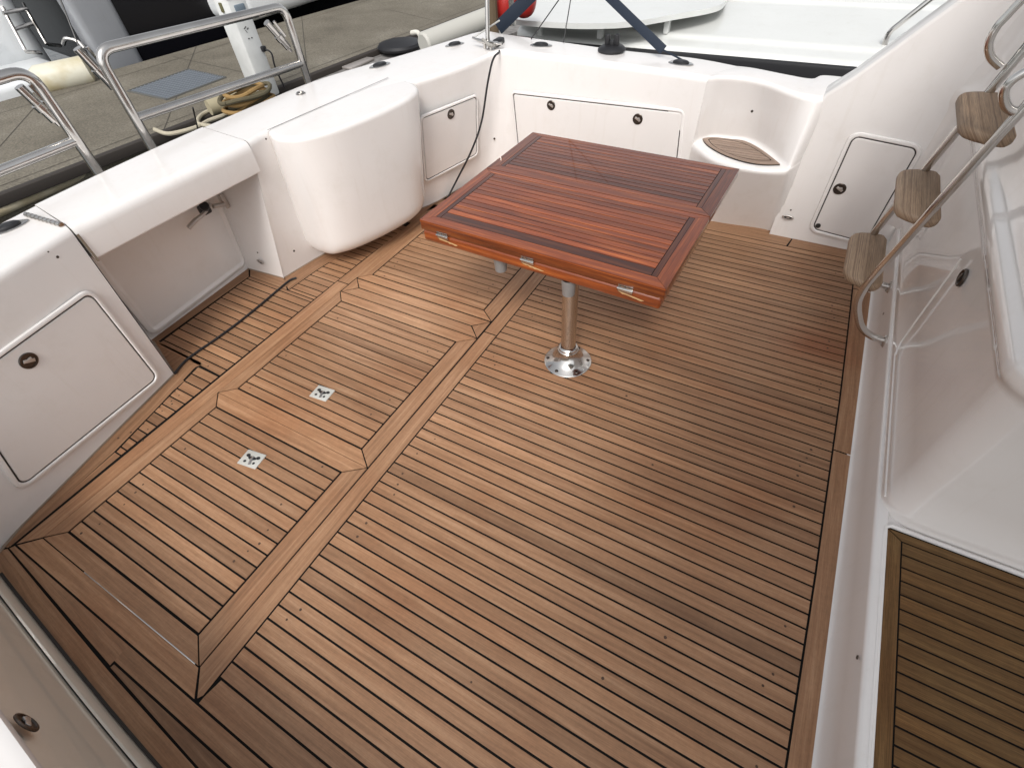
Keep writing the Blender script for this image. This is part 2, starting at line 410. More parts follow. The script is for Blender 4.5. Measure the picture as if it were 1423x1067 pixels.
# hatch coaming strips (fixed), athwart and along
Y1, Y2, Y3 = 1.700, 1.850, 2.78
YM = .825
def fixed(mb, poly, grain): plank(mb, poly, grain=grain, tone=random.uniform(.62, .85) if grain == (1, 0) else random.uniform(.5, .68))
fixed(deck, [(XL1, Y0), (XR1, Y0), (-.012, -.082), (XL0 + .02, -.082)], (1, 0))
fixed(deck, [(XR1, Y0), (-.012, -.078), (0, -.06), (0, 1.765), (XR1 + .004, 1.765)], (0, 1))
fixed(deck, [(XR1 + .004, 1.765), (0, 1.765), (0, 3.2), (XR1 + .006, 3.2)], (0, 1))
fixed(deck, [(-1.105, -.085), (XL1, Y0), (XL1, 1.775), (XL0, 1.775)], (0, 1))
fixed(deck, [(XL0, 1.775), (XL1, 1.775), (XL1 + .01, Y3), (XL0 + .01, Y3)], (0, 1))
YC = (Y1 + Y2) / 2
fixed(deck, [(XL1, Y1 + .004), (XL1 + .08, YC), (XR1 - .08, YC), (XR1, Y1 + .004)], (1, 0))
fixed(deck, [(XL1 + .08, YC), (XL1, Y2 - .004), (XR1, Y2 - .004), (XR1 - .08, YC)], (1, 0))
fixed(deck, [(XL1, Y1), (XL1, Y2), (XL1 + .08, YC)], (0, 1)); fixed(deck, [(XR1, Y1), (XR1 - .08, YC), (XR1, Y2)], (0, 1))
fixed(deck, [(XL1, Y3), (XR1, Y3), (XR1, Y3 + .08), (XL1, Y3 + .08)], (1, 0))
rows(deck, [(XL0, Y3 + .08), (0, Y3 + .08), (0, 3.2), (-1.06, 3.2)], .0, 57, 64)
# cross planks along the transom
wallb = [(-1.165, .371), (-1.215, .60), (-1.291, .895)]
strip(deck, [A0, (XL0, .371)], [(-1.122, -.085), (-1.165, .371)], g=.002)
rows(deck, [(XL0, .371), (XL0, .905), (-1.288, .905), (-1.215, .60), (-1.165, .371)], .0, 7, 19, bungs=bungs)
plank(deck, [(-1.66, .905), (-1.275, .905), (-1.288, .93), (-1.66, .93)])
strip(deck, [A0, (-1.165, .371), (-1.215, .60), (-1.288, .89), (-1.270, .925)], [(-1.20, -.14), (-1.27, .36), (-1.32, .59), (-1.40, .87), (-1.42, .905)], tone=.4)
rows(deck, [(XL0, .905), (XL0, 1.575), (-1.665, 1.575), (-1.64, .915)], .0, 18, 32)
plank(deck, [(-1.655, .90), (-1.76, .90), (-1.82, 1.70), (-1.668, 1.572)], grain=(.06, 1), tone=.3)
plank(deck, [(-1.664, 1.572), (-1.335, 1.572), (-1.47, 1.68), (-1.79, 1.68)], tone=.45)
for fp in ([(-1.80, .78), (-1.30, .78), (-1.30, .93), (-1.80, .93)], [(-1.5, 1.6), (-1.36, 1.6), (-1.36, 1.75), (-1.5, 1.75)], [(-1.45, 1.9), (-1.30, 1.9), (-1.0, 3.25), (-1.2, 3.2)], [(-1.3, -.1), (-1.16, -.1), (-1.26, .8), (-1.45, .8)], [(-1.25, 2.5), (-.9, 2.5), (-.8, 3.35), (-1.15, 3.35)]):
    deck.prism(fp, -.002, .0018, 0, .4, (0, 1))
rows(deck, [(XL0, 1.575), (XL0, 2.0), (-1.29, 2.0), (-1.318, 1.8), (-1.33, 1.575)], .0, 31, 40)
rows(deck, [(XL0, 2.0), (XL0 + .02, 2.45), (-1.20, 2.45), (-1.29, 2.0)], .0, 40, 49)
rows(deck, [(XL0 + .02, 2.45), (XL0 + .03, 2.72), (-1.08, 2.72), (-1.20, 2.45)], .0, 49, 55)
strip(deck, [(-1.330, 1.575), (-1.318, 1.8), (-1.29, 2.0), (-1.20, 2.45), (-1.05, 2.78), (-.99, 3.0), (-.95, 3.2)], [(-1.47, 1.66), (-1.46, 1.8), (-1.44, 2.0), (-1.33, 2.45), (-1.16, 2.78), (-1.10, 3.0), (-1.06, 3.2)], tone=.35)
add_bungs(deck, bungs, 2)
o = deck.build('deck', [TEAK, CAULK, BUNG]); struct(o)
o['label'] = 'weathered teak cockpit deck with black caulked seams'

# ------------------------------------------------------------------ deck hatches
def hatch(yn, yf, label, plate=None, kind=0):
    t = thing('deck_hatch', label, 'deck hatch', ((XL1 + XR1) / 2, (yn + yf) / 2, 0), 'teak hatches let into the deck')
    mb = MB(); fw = XL2 - XL1; bl = []
    z = .0045
    mb.prism([(XL1 + .002, yn + .002), (XR1 - .002, yn + .002), (XR1 - .002, yf - .002), (XL1 + .002, yf - .002)], .0005, .0015, 1)
    xi0, xi1, yi0, yi1 = XL2 - .004, XR2 + .004, yn + .061, yf - .066
    nb = lambda p, gr, tn=.55: plank(mb, p, z=z, g=.0026, grain=gr, tone=tn, zb=.001)
    E_ = .0016; XA, XB, YA_, YB_ = XL1 - E_, XR1 + E_, yn - E_, yf + E_
    nb([(XA, YA_), (XB, YA_), (xi1, yi0), (xi0, yi0)], (1, 0), .62 if yn < 0 else .85); nb([(XA, YB_), (XB, YB_), (xi1, yi1), (xi0, yi1)], (1, 0), .8)
    nb([(XA, YA_), (XA, YB_), (xi0, yi1), (xi0, yi0)], (0, 1)); nb([(XB, YA_), (XB, YB_), (xi1, yi1), (xi1, yi0)], (0, 1))
    rows(mb, [(xi0 + .003, yi0 + .003), (xi1 - .003, yi0 + .003), (xi1 - .003, yi1 - .003), (xi0 + .003, yi1 - .003)], yi0 + .0025, 0, 40, pitch=(yi1 - yi0) / round((yi1 - yi0) / .05), z=z, bungs=bl)
    add_bungs(mb, bl, 2)
    mb.build('hatch_panel', [TEAK, CAULK, BUNG], t)
    if plate:
        cx, cy, rot = plate
        Mx = Matrix.Translation((cx, cy, 0)) @ Matrix.Rotation(rot, 4, 'Z')
        q = MB(); q.rbox(None, (.098, .075, .005), .002, 0, M=Mx @ Matrix.Translation((0, 0, .0062)))
        pl = q.build('latch_plate', [WHITEM], t)
        q = MB()
        for dx, dy, rx, ry in ((.0, .004, .021, .009), (-.026, .012, .010, .008), (.026, .012, .010, .008), (-.022, -.018, .007, .006), (.024, -.016, .006, .006)):
            n = 14; q.add([Mx @ Vector((dx + rx * cos(2 * pi * k / n), dy + ry * sin(2 * pi * k / n), .0092)) for k in range(n)], [list(range(n))], 0)
        q.build('latch_recess', [BLACK], pl)
        q = MB(); q.rbox(None, (.012, .042, .004), .0015, 0, M=Mx @ Matrix.Translation((.004, -.008, .0105)) @ Matrix.Rotation(.3, 4, 'Z')); q.build('latch_key', [STEEL], pl)
    return t
hatch(Y0, YM, 'near teak deck hatch, its duller square latch plate nearest the camera', (-.563, .628, .15))
hatch(YM, Y1, 'middle teak deck hatch with the brighter square latch plate', (-.553, 1.05, .1))
hatch(Y2, Y3, 'far teak deck hatch partly under the folding table, no latch plate showing')
# bare metal edging strip on the near hatch
q = MB(); q.rbox((-.42, Y0 - .001, .0045), (.64, .0042, .003), .001); 
hh = [o for o in S.objects if o.name == 'deck_hatch'][0]; q.build('edge_strip', [STEEL], hh)

# ------------------------------------------------------------------ moulded walls
def coaming(stations, r_top=.035, r_out=.03, zdown=-.55, sub=5, closed_ends=True):
    """stations: (floor, top, outer) -> rounded wall-to-coaming moulding"""
    st = [[Vector(a), Vector(b), Vector(c)] for a, b, c in stations]
    st = catmull(st, sub); G = []
    for f, t, o_ in st:
        low = Vector((f.x, f.y, -.02)); dn = Vector((o_.x, o_.y, zdown))
        G.append(rounded([low, f, t, o_, dn], [0, .012, r_top, r_out, 0], 6))
    mb = MB(); mb.grid(G, 0, True)
    if closed_ends:
        mb.add(G[0], [list(range(len(G[0])))], 0); mb.add(G[-1], [list(range(len(G[-1])))[::-1]], 0)
    return mb
def z8(px, py, z=.8): return bp(px, py, 2, z)
def fl(px, py): return bp(px, py, 2, 0)

def frame_pts(c, off, h, n, r, k=6):
    """rounded rectangle through 3D corners TL,TR,BR,BL grown by off, raised by h"""
    TL, TR, BR, BL = c; u = ((TR - TL) + (BR - BL)) * .5; v = ((TL - BL) + (TR - BR)) * .5
    W, H = u.length, v.length; out = []
    def at(s, t): return BL * (1 - s) * (1 - t) + BR * s * (1 - t) + TR * s * t + TL * (1 - s) * t
    rr = max(r + off, .004)
    for cx, cy, a0 in ((W + off - rr, H + off - rr, 0), (-off + rr, H + off - rr, pi / 2), (-off + rr, -off + rr, pi), (W + off - rr, -off + rr, 1.5 * pi)):
        for i in range(k + 1):
            a = a0 + pi / 2 * i / k; x = cx + rr * cos(a); y = cy + rr * sin(a)
            out.append(at(x / W, y / H) + n * h)
    return out
def locker(parent, c, n, r=.03, fw=.028, label=None, m=None, bead=True, h=.009, mats=None):
    n = n.normalized()
    if bead:
        G = [frame_pts(c, o_, hh_, n, r) for o_, hh_ in ((fw, -.003), (fw * .9, h * .7), (fw * .6, h), (fw * .35, h * .9), (.006, h * .55), (.005, -.001))]
        mb = MB(); mb.grid(G, 0, True, closev=True); mb.build('door_frame', [mats or GEL], parent)
    mb = MB()
    g0 = frame_pts(c, .0065, .0012, n, r); g1 = frame_pts(c, -.002, .0012, n, r); mb.grid([g0, g1], 1, False, closev=True)
    G = [frame_pts(c, o_, hh_, n, r) for o_, hh_ in ((0, .0008), (-.001, .0035), (-.005, .005))]
    mb.grid(G, 0, True, closev=True); mb.add(G[-1], [list(range(len(G[-1])))], 0)
    d_ = mb.build('locker_door', [m or GELD, GAP], parent)
    if label: d_['label'] = label
    return d_
def latch(parent, p, n, r=.03, name='latch', oval=1.0):
    n = n.normalized(); mb = MB(); p = p + n * .005
    mb.lathe([(r, 0), (r, .003), (r * .92, .005), (r * .78, .005), (r * .74, .002), (r * .1, .001), (.0001, .001)], p, n, 28)
    a = Vector((0, 0, 1)); x = n.cross(a).normalized(); y = x.cross(n)
    Mx = Matrix.Translation(p + n * .005) @ Matrix((x, y, n)).transposed().to_4x4()
    mb.rbox(None, (r * 1.2, r * .42, .004), .0015, 1, M=Mx @ Matrix.Rotation(.5, 4, 'Z'))
    mb.rbox(None, (r * .4, r * .4, .006), .002, 1, M=Mx @ Matrix.Translation((-r * .2, r * .1, 0)))
    return mb.build(name, [BRONZE, STEELD], parent)
def screw(parent, p, n, r=.006, name='screw'):
    mb = MB(); mb.lathe([(r, 0), (r * .9, .0025), (.0001, .003)], p, n, 12); return mb.build(name, [BRONZE], parent)
def courtesy_light(parent, p, n, L=.05, name='courtesy_light'):
    n = n.normalized(); x = n.cross(Vector((0, 0, 1))).normalized(); y = x.cross(n)
    Mx = Matrix.Translation(p + n * .003) @ Matrix((x, y, n)).transposed().to_4x4(); mb = MB(); k = 24
    def ov(s, h, t=1): return [Mx @ Vector((s * L * .5 * cos(2 * pi * i / k) * (1.0 if abs(cos(2 * pi * i / k)) < .95 else 1), s * L * .19 * sin(2 * pi * i / k), h)) for i in range(k)]
    mb.grid([ov(1, -.002), ov(1, .002), ov(.85, .004), ov(.75, .004), ov(.7, .001)], 0, True, closev=True, flip=False)
    mb.add(ov(.7, .001), [list(range(k))], 1); mb.add(ov(.3, .0025), [list(range(k))], 0)
    return mb.build(name, [STEELD, HOLE], parent)
def rod_holder(parent, p, yaw, L=.07, cap=True, name='rod_holder'):
    Mx = Matrix.Translation(p) @ Matrix.Rotation(yaw, 4, 'Z'); mb = MB(); k = 28
    def ov(a, b, h, dx=0): return [Mx @ Vector((dx + a * cos(2 * pi * i / k), b * sin(2 * pi * i / k), h)) for i in range(k)]
    mb.grid([ov(L, L * .55, -.002), ov(L, L * .55, .003), ov(L * .9, L * .47, .006), ov(L * .62, L * .38, .005)], 0, True, closev=True)
    mb.grid([ov(L * .64, L * .39, .004), ov(L * .62, L * .38, .012), ov(L * .5, L * .3, .017), ov(.001, .001, .018)], 1, True, closev=True)
    return mb.build(name, [STEEL, BLACK], parent)

# --- transom, near section and near side
FA = [Vector((1.66, -.33, 0)), Vector((.9, -.295, 0)), Vector((.3, -.268, 0)), Vector((-.223, -.243, 0)), Vector((-.757, -.206, 0)), Vector((-1.03, -.185, 0)), Vector((-1.135, -.125, 0))]
TA = []
rim = [z8(60, 1067), z8(0, 960)]
def rimy(x): return rim[1].y + (rim[0].y - rim[1].y) * (x - rim[1].x) / (rim[0].x - rim[1].x)
near = thing('side_bench', 'cream side bench front with a round latch in the lower left corner', 'bench', (.2, -.3, 0))
def nplane(x, off=0):
    for p, q_ in zip(FA[::-1], FA[::-1][1:]):
        if p.x <= x <= q_.x: return p.y + (q_.y - p.y) * (x - p.x) / (q_.x - p.x) + off
    return FA[0].y + off
st = []
for f in FA[:6]:
    st.append((f, (f.x, f.y - .002, .470), (f.x - .02, f.y - .55, .470)))
st.append(((-1.10, -.165, 0), (-1.10, -.167, .470), (-1.25, -.6, .470)))
coaming(st, .03).build('bench_front', [GELC], near)
nn = Vector((.0489, 1, 0)).normalized()
g1 = Vector((-.963, -.203, 0)); g2 = Vector((.019, -.251, 0)); T_ = Vector((-.963, -.203, .8))
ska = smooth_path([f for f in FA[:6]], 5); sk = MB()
def lift(p, o, z): return Vector((p.x + nn.x * o, p.y + nn.y * o, z))
sk.grid([[lift(p, .017, .0), lift(p, .012, .004), lift(p, .012, .070), lift(p, .010, .075), lift(p, .0045, .076)] for p in ska], 0, True)
sk.grid([[lift(p, .0045, .076), lift(p, .0045, .070), lift(p, .0, .070)] for p in ska], 1, False)
sk.grid([[lift(p, .022, .0036), lift(p, .016, .0045), lift(p, .014, .010)] for p in ska], 1, False)  # black strip on the deck paints cast shadow together with the caulk line
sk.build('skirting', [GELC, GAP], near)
sk = MB(); sk.grid([[lift(p, .0, .452), lift(p, .005, .455), lift(p, .012, .47), lift(p, .010, .485), lift(p, -.01, .492), lift(p, -.5, .492)] for p in ska], 0, True)
sk.grid([[lift(p, .002, .448), lift(p, .002, .4515)] for p in ska], 1, False)
sk.build('bench_top', [GEL, GAPB], near)
latch(near, bpl(30, 1010, g1, g2, T_) + nn * .004, nn, .032)

transom = thing('transom_wall', 'white moulded transom wall along the left side of the cockpit', 'boat wall', (-1.5, 1.6, 0))
st = [((-1.06, -.165, 0), (-1.05, -.10, .8), (-1.34, -.45, .8)),
      ((-1.135, -.125, 0), (-1.15, .0, .8), (-1.52, -.2, .8)),
      ((-1.165, -.02, 0), (-1.20, .12, .8), (-1.60, .1, .8)),
      ((-1.192, .10, 0), (-1.225, .28, .8), (-1.65, .45, .8)),
      ((-1.272, .45, 0), z8(0, 378), (-1.69, .72, .8)),
      ((-1.347, .805, 0), (-1.352, .852, .8), (-1.715, .90, .8))]
coaming(st).build('wall_panel', [GEL], transom)
g1 = Vector((-1.195, .07, 0)); g2 = Vector((-1.348, .809, 0)); tt = Vector((-1.35, .84, .8))
nA = (g2 - g1).cross(tt - g1).normalized(); nA = nA if nA.x > 0 else -nA
pl = lambda x, y: bpl(x, y, g1, g2, tt) + nA * .012
BLh = pl(28, 672)
TRh = pl(121, 408); BRh = pl(214, 524); TLn = pl(-62, 540)
dd = locker(transom, [TLn, TRh, BRh, BLh], nA, .03, .024, 'locker door with dark round latch, nearest the camera')
latch(dd, pl(35, 500), nA, .032)
rod_holder(transom, Vector((-1.60, .745, .8)), 1.4, .075)
for px, py, r in ((79, 357, .006), (68, 359, .005), (66, 350, .004)): screw(transom, pl(px, py) - nA * .010, nA, r)

# --- transom, far section round the corner and along the far side
st = [((-1.452, 1.652, 0), (-1.325, 1.735, .8), (-1.745, 1.78, .8)),
      ((-1.405, 1.95, 0), (-1.338, 1.95, .8), (-1.735, 2.1, .8)),
      ((-1.30, 2.4, 0), (-1.23, 2.4, .8), (-1.70, 2.55, .8)),
      ((-1.125, 2.76, 0), (-1.085, 2.71, .8), (-1.60, 2.88, .8)),
      ((-1.068, 3.02, 0), (-.975, 2.96, .8), (-1.48, 3.183, .8)),
      ((-1.005, 3.21, 0), (-.895, 3.21, .805), (-1.35, 3.52, .805)),
      ((-.93, 3.285, 0), (-.86, 3.33, .815), (-1.225, 3.78, .812)),
      ((-.80, 3.30, 0), (-.79, 3.36, .828), (-1.0, 3.70, .828))]
coaming(st).build('wall_panel', [GEL], transom)
g1 = Vector((-1.125, 2.76, 0)); g2 = Vector((-1.005, 3.21, 0)); tt = Vector((-.985, 2.92, .8))
nB = (g2 - g1).cross(tt - g1).normalized(); nB = nB if nB.x > 0 else -nB
plB = lambda x, y: bpl(x, y, g1, g2, tt) + nB * .020
dd = locker(transom, [plB(583, 164), plB(658, 134), plB(659, 212), plB(590, 248)], nB, .02, .02, 'smaller locker door beyond the tank')
latch(dd, plB(623, 157), nB, .03)
rod_holder(transom, z8(528, 92) + Vector((0, 0, .001)), 1.2, .075); rod_holder(transom, z8(632, 63, .805), 1.0, .07)
screw(transom, bpl(687, 193, (-.93, 3.285, 0), (-.80, 3.3, 0), (-.86, 3.33, .8)), Vector((.5, -1, 0)), .007)
screw(transom, bp(406, 348, 0, -1.40) + Vector((.015, 0, 0)), Vector((1, .1, 0)), .007)
screw(transom, bp(368, 193, 0, -1.33) + Vector((.008, 0, 0)), Vector((1, .1, 0)), .005)
# grubby sealant fillet where the moulding meets the teak
SEAL = mat('grubby_sealant', (.26, .20, .15), .7)
for pth_ in ([(-1.12, -.135, .004), (-1.165, -.02, .004), (-1.192, .10, .004), (-1.272, .45, .004), (-1.347, .805, .004)], [(-1.36, .812, .004), (-1.55, .875, .004), (-1.68, .917, .004)], [(-1.74, 1.627, .004), (-1.60, 1.640, .004), (-1.452, 1.652, .004)], [(-1.452, 1.652, .004), (-1.405, 1.95, .004), (-1.30, 2.4, .004), (-1.125, 2.76, .004), (-1.068, 3.02, .004), (-1.0, 3.215, .004)]):
    q = MB(); q.tube(smooth_path(pth_, 5), .0045, 8); q.build('sealant', [SEAL], transom)
# little pull ring on the transom top
q = MB(); p = z8(418, 131)
q.lathe([(.028, 0), (.028, .004), (.02, .006), (.0001, .006)], p, (0, 0, 1), 20); q.tube([p + Vector((.02 * cos(a), .02 * sin(a), .008)) for a in [2 * pi * i / 16 for i in range(17)]], .003, 8, caps=False)
q.build('pull_ring', [STEEL], transom)
# door jambs as the far part of the recess
for y0_, x0_, x1_, yo, nm in ((.835, -1.36, -1.75, .91, 1), (1.66, -1.45, -1.79, 1.63, -1)):
    pass
q = MB()
G = []
for t in range(9):
    s = t / 8; G.append([Vector((-1.4515 - .35 * s, 1.649 - .028 * s, -.02)), Vector((-1.334 - .45 * s, 1.7262 - .03 * s, .74))])
q.grid(G, 0, True, flip=True); G = []
for t in range(9):
    s = t / 8; G.append([Vector((-1.3465 - .46 * s, .808 + .145 * s, -.02)), Vector((-1.3510 - .42 * s, .8515 + .10 * s, .74))])
q.grid(G, 0, True); q.build('door_jamb', [GEL], transom)
courtesy_light(transom, bpl(363, 363, (-1.452, 1.652, 0), (-1.80, 1.624, 0), (-1.335, 1.708, .74)) + Vector((0, -.006, 0)), Vector((-.08, -1, 0)), .065)
screw(transom, bpl(358, 351, (-1.452, 1.652, 0), (-1.80, 1.624, 0), (-1.335, 1.708, .74)), Vector((-.08, -1, 0)), .005)

# --- transom door
door = thing('transom_door', 'low white transom door in the recess under the hinged lid', 'door', (-1.72, 1.28, 0))
q = MB(); DX = -1.69
cs = [Vector((-1.715, .93, .66)), Vector((-1.715, 1.69, .66)), Vector((-1.745, 1.645, .025)), Vector((-1.680, .93, .025))]
nD = Vector((1, .05, 0)).normalized()
G = [frame_pts(cs, o_, h_, nD, .05, 8) for o_, h_ in ((.0, -.05), (.0, -.004), (-.010, .003), (-.022, .004), (-.034, -.004), (-.040, -.006))]
q.grid(G, 0, True, closev=True); q.add(G[-1], [list(range(len(G[-1])))], 1)
q.build('door_panel', [GEL, GEL], door)
q = MB(); cc = [c + Vector((-.012, 0, 0)) for c in cs]; cc[0] += Vector((0, -.2, .1)); cc[1] += Vector((0, .2, .1)); cc[2] += Vector((0, .2, -.06)); cc[3] += Vector((0, -.2, -.06))
q.add(cc, [[0, 1, 2, 3]], 0); q.add([c + Vector((-.05, 0, 0)) for c in cc], [[3, 2, 1, 0]], 0); q.build('door_backing', [GELD], door)
ql = lambda px, py, x=-1.672: bp(px, py, 0, x)
lt = MB()
lt.tube(smooth_path([ql(292, 283, -1.66), ql(283, 297, -1.64), ql(272, 306, -1.63), ql(262, 317, -1.63)], 5), [.011] * 10 + [.013] * 6, 10)
lt_o = lt.build('latch', [STEELD], door)
q = MB(); p = ql(284, 291, -1.665); q.rbox(p, (.05, .055, .05), .012); q.lathe([(.024, 0), (.024, .03), (.018, .036), (.0001, .036)], p + Vector((.01, 0, .012)), (.7, -.2, .6), 16); q.build('latch_body', [BLACK], lt_o)
q = MB(); a, b = ql(296, 287, -1.66), ql(312, 284, -1.66); q.tube([a, b], .012, 10)
a, b = ql(307, 270, -1.66), ql(318, 289, -1.66); q.rbox((a + b) / 2, (.012, .025, (a - b).length), .004, M=Matrix.Translation((a + b) / 2) @ (a - b).to_track_quat('Z', 'Y').to_matrix().to_4x4()); q.build('strike', [STEELD], lt_o)

# --- hinged coaming lid above the door
lid = thing('coaming_lid', 'white hinged lid bridging the transom door opening', 'lid', (-1.55, 1.3, .64))
q = MB(); G = []
for s in [i / 12 for i in range(13)]:
    y = .857 + (1.727 - .857) * s; xf = -1.356 + (.028) * s; xo = -1.722 - .03 * sin(pi * min(1, s * 1.1) * .6); y2 = .903 + (1.772 - .903) * s
    K = [Vector((xf - .03, y, .655)), Vector((xf, y, .648)), Vector((xf + .006, y, .803)), Vector((xo, y2, .803)), Vector((xo, y2, .64))]
    G.append(rounded(K, [0, .012, .05, .03, 0], 6))
q.grid(G, 0, True); q.add(G[0], [list(range(len(G[0])))], 0); q.add(G[-1], [list(range(len(G[-1])))[::-1]], 0)
q.build('lid_moulding', [GEL], lid)
q = MB(); a, b = z8(36, 298, .808), z8(86, 313, .808); q.tube([a, b], .009, 12)
for k in range(9): q.tube([a.lerp(b, k / 9 + .015), a.lerp(b, k / 9 + .09)], .011, 12)
q.build('hinge', [STEEL], lid)
q = MB(); 
for u0, u1, xx in (((-1.349, .859), (-1.72, .902), 0),):
    q.add([(u0[0] + .004, u0[1] - .004, .645), (u0[0] + .004, u0[1] + .006, .645), (u0[0] + .003, u0[1] + .006, .77), (u0[0] + .003, u0[1] - .004, .77)], [[0, 1, 2, 3]], 0)
q.build('seal', [GAPB], lid)

# --- rounded tank moulding with lid
tank = thing('bait_tank', 'rounded white tank moulded against the transom with a lid seam on top', 'tank', (-1.15, 2.3, .1))
topo = [(-1.338, 1.869), (-1.27, 1.832), (-1.192, 1.826), (-1.10, 1.862), (-1.035, 1.945), (-.985, 2.068), (-.945, 2.25), (-.925, 2.40), (-.922, 2.53), (-.955, 2.645), (-1.03, 2.715), (-1.105, 2.74)]
boto = [tuple(bp(a, b, 2, .085))[:2] for a, b in ((416, 325), (424, 341), (437, 350), (453, 357), (472, 360), (498, 354), (530, 340), (558, 325), (578, 312), (589, 300), (592, 288), (590, 274))]
G = []
st = catmull([[Vector((a[0], a[1], .803)), Vector((b[0], b[1], .085))] for a, b in zip(topo, boto)], 5)
cen = Vector((-1.33, 2.33, 0))
for T, Bm in st:
    inn = Vector((cen.x, cen.y, .803)); back = Vector((-1.30 if T.y < 2.5 else -1.2, min(max(T.y, 1.95), 2.65), .10))
    G.append(rounded([inn, T, Bm, Vector((back.x - .1, back.y, .08))], [0, .03, .13, 0], 8))
q = MB(); q.grid(G, 0, True); q.build('tank_body', [GEL], tank, auto=60)
q = MB(); a, b = z8(372, 181, .8062), z8(540, 108, .8062); dv = (b - a).normalized(); pv = Vector((-dv.y, dv.x, 0))
q.add([a, b, b + pv * .005, a + pv * .005], [[0, 1, 2, 3]], 0); q.build('lid_seam', [GAP], tank)

# --- far side coaming
far = thing('side_coaming', 'white far side coaming with the wide two latch locker and a teak topped corner step', 'boat wall', (.1, 3.5, 0))
def fs(x, yt, zt, yf=3.31): return ((x, yf, 0), (x, yt, zt))
st = [((-.80, 3.30, 0), (-.79, 3.36, .828), (-1.0, 3.70, .828)),
      ((-.5, 3.305, 0), (-.5, 3.355, .824), (-.5, 3.66, .82)),
      ((-.1, 3.308, 0), (-.09, 3.35, .817), (-.12, 3.64, .81)),
      ((.3, 3.31, 0), (.3, 3.335, .808), (.33, 3.65, .80)),
      ((.48, 3.31, 0), (.50, 3.325, .80), (.60, 3.61, .79))]
coaming(st).build('wall_panel', [GEL], far)
NI = [  # floor, lip, back, top, outer
    [(.478, 3.31, 0), (.485, 3.325, .45), (.49, 3.333, .455), (.502, 3.325, .80), (.60, 3.61, .79)],
    [(.56, 3.31, 0), (.54, 3.26, .45), (.56, 3.435, .455), (.56, 3.36, .80), (.68, 3.605, .79)],
    [(.66, 3.31, 0), (.64, 3.165, .45), (.67, 3.455, .455), (.655, 3.385, .797), (.78, 3.575, .79)],
    [(.80, 3.318, 0), (.78, 3.115, .45), (.80, 3.455, .455), (.78, 3.372, .79), (.88, 3.56, .785)],
    [(.93, 3.335, 0), (.92, 3.115, .45), (.93, 3.34, .455), (.93, 3.30, .78), (1.0, 3.56, .778)],
    [(1.02, 3.343, 0), (1.02, 3.145, .45), (1.015, 3.225, .455), (1.02, 3.29, .775), (1.045, 3.645, .775)],
    [(1.075, 3.338, 0), (1.055, 3.185, .45), (1.053, 3.20, .455), (1.075, 3.298, .772), (1.2, 3.645, .775)],
    [(1.12, 3.345, 0), (1.10, 3.33, .45), (1.10, 3.34, .455), (1.13, 3.33, .772), (1.3, 3.645, .775)]]
G = []
for s in catmull([[Vector(p) for p in r_] for r_ in NI], 5):
    f, lp, bk, tp, ot = s
    G.append(rounded([Vector((f.x, f.y, -.02)), f, lp, bk, tp, ot, Vector((ot.x, ot.y, -.5))], [0, .01, .035, .03, .03, .03, 0], 5))
q = MB(); q.grid(G, 0, True); q.build('corner_step', [GEL], far, auto=60)
# teak pad inset on the corner step
front = [z8(a, b, .4585) for a, b in ((975, 190), (980, 199), (992, 208), (1010, 217), (1035, 225), (1060, 229), (1084, 229))]
back = [z8(a, b, .4585) for a, b in ((1084, 228), (1065, 213), (1050, 203), (1035, 196), (1015, 191), (995, 189), (978, 189))]
q = MB(); poly = [(p.x, p.y) for p in smooth_path(front, 4)] + [(p.x, p.y) for p in smooth_path(back, 4)]
q.prism(poly, .455, .4575, 1)
cx = sum(p[0] for p in poly) / len(poly); cy = sum(p[1] for p in poly) / len(poly)
inn = [(cx + (p[0] - cx) * .80, cy + (p[1] - cy) * .72) for p in poly]
n = len(poly)
for i in range(n):
    j = (i + 1) % n
    q.add([Vector((*poly[i], .459)), Vector((*poly[j], .459)), Vector((*inn[j], .459)), Vector((*inn[i], .459))], [[0, 1, 2, 3]], 0, False, [[(i * .02, 0), (i * .02 + .02, 0), (i * .02 + .02, .03), (i * .02, .03)]], .55)
hull_ = [(cx + (p[0] - cx) * .77, cy + (p[1] - cy) * .68) for p in poly]
for k in range(14):
    ya = min(p[1] for p in hull_) + k * .030; yb = ya + .030
    rgn = clip(clip(hull_, (0, ya + .002), (1, ya + .002)), (1, yb - .002), (0, yb - .002))
    if len(rgn) > 2: q.prism(rgn, .456, .459, 0, rt(), (1, 0), (k, k * .3))
q.build('teak_pad', [TEAKG, CAULK], far)
nF = Vector((0, -1, .02)).normalized(); gF = [(-.80, 3.302, 0), (.45, 3.31, 0), (-.5, 3.356, .825)]
pf = lambda x, y: bpl(x, y, *gF) + nF * .018
TL_, TR_ = pf(716, 130), pf(948, 156); BR_ = Vector((TR_.x + .03, TR_.y - .02, .17)); BL_ = Vector((TL_.x, TL_.y - .02, .17))
BR_ = pf(941, 220); BR_ = TR_ + (BR_ - TR_) * 1.65; BL_ = BR_ + (TL_ - TR_)
dd = locker(far, [TL_, TR_, BR_, BL_], nF, .012, .022, 'wide locker door with two round latches')
latch(dd, pf(768, 145), nF, .029); latch(dd, pf(888, 164), nF, .031)
rod_holder(far, bp(752, 64, 2, .824), .1, .075); rod_holder(far, bp(946, 89, 2, .805), -.1, .075)
screw(far, bp(1045, 155, 1, 3.33), Vector((.2, -1, 0)), .007)

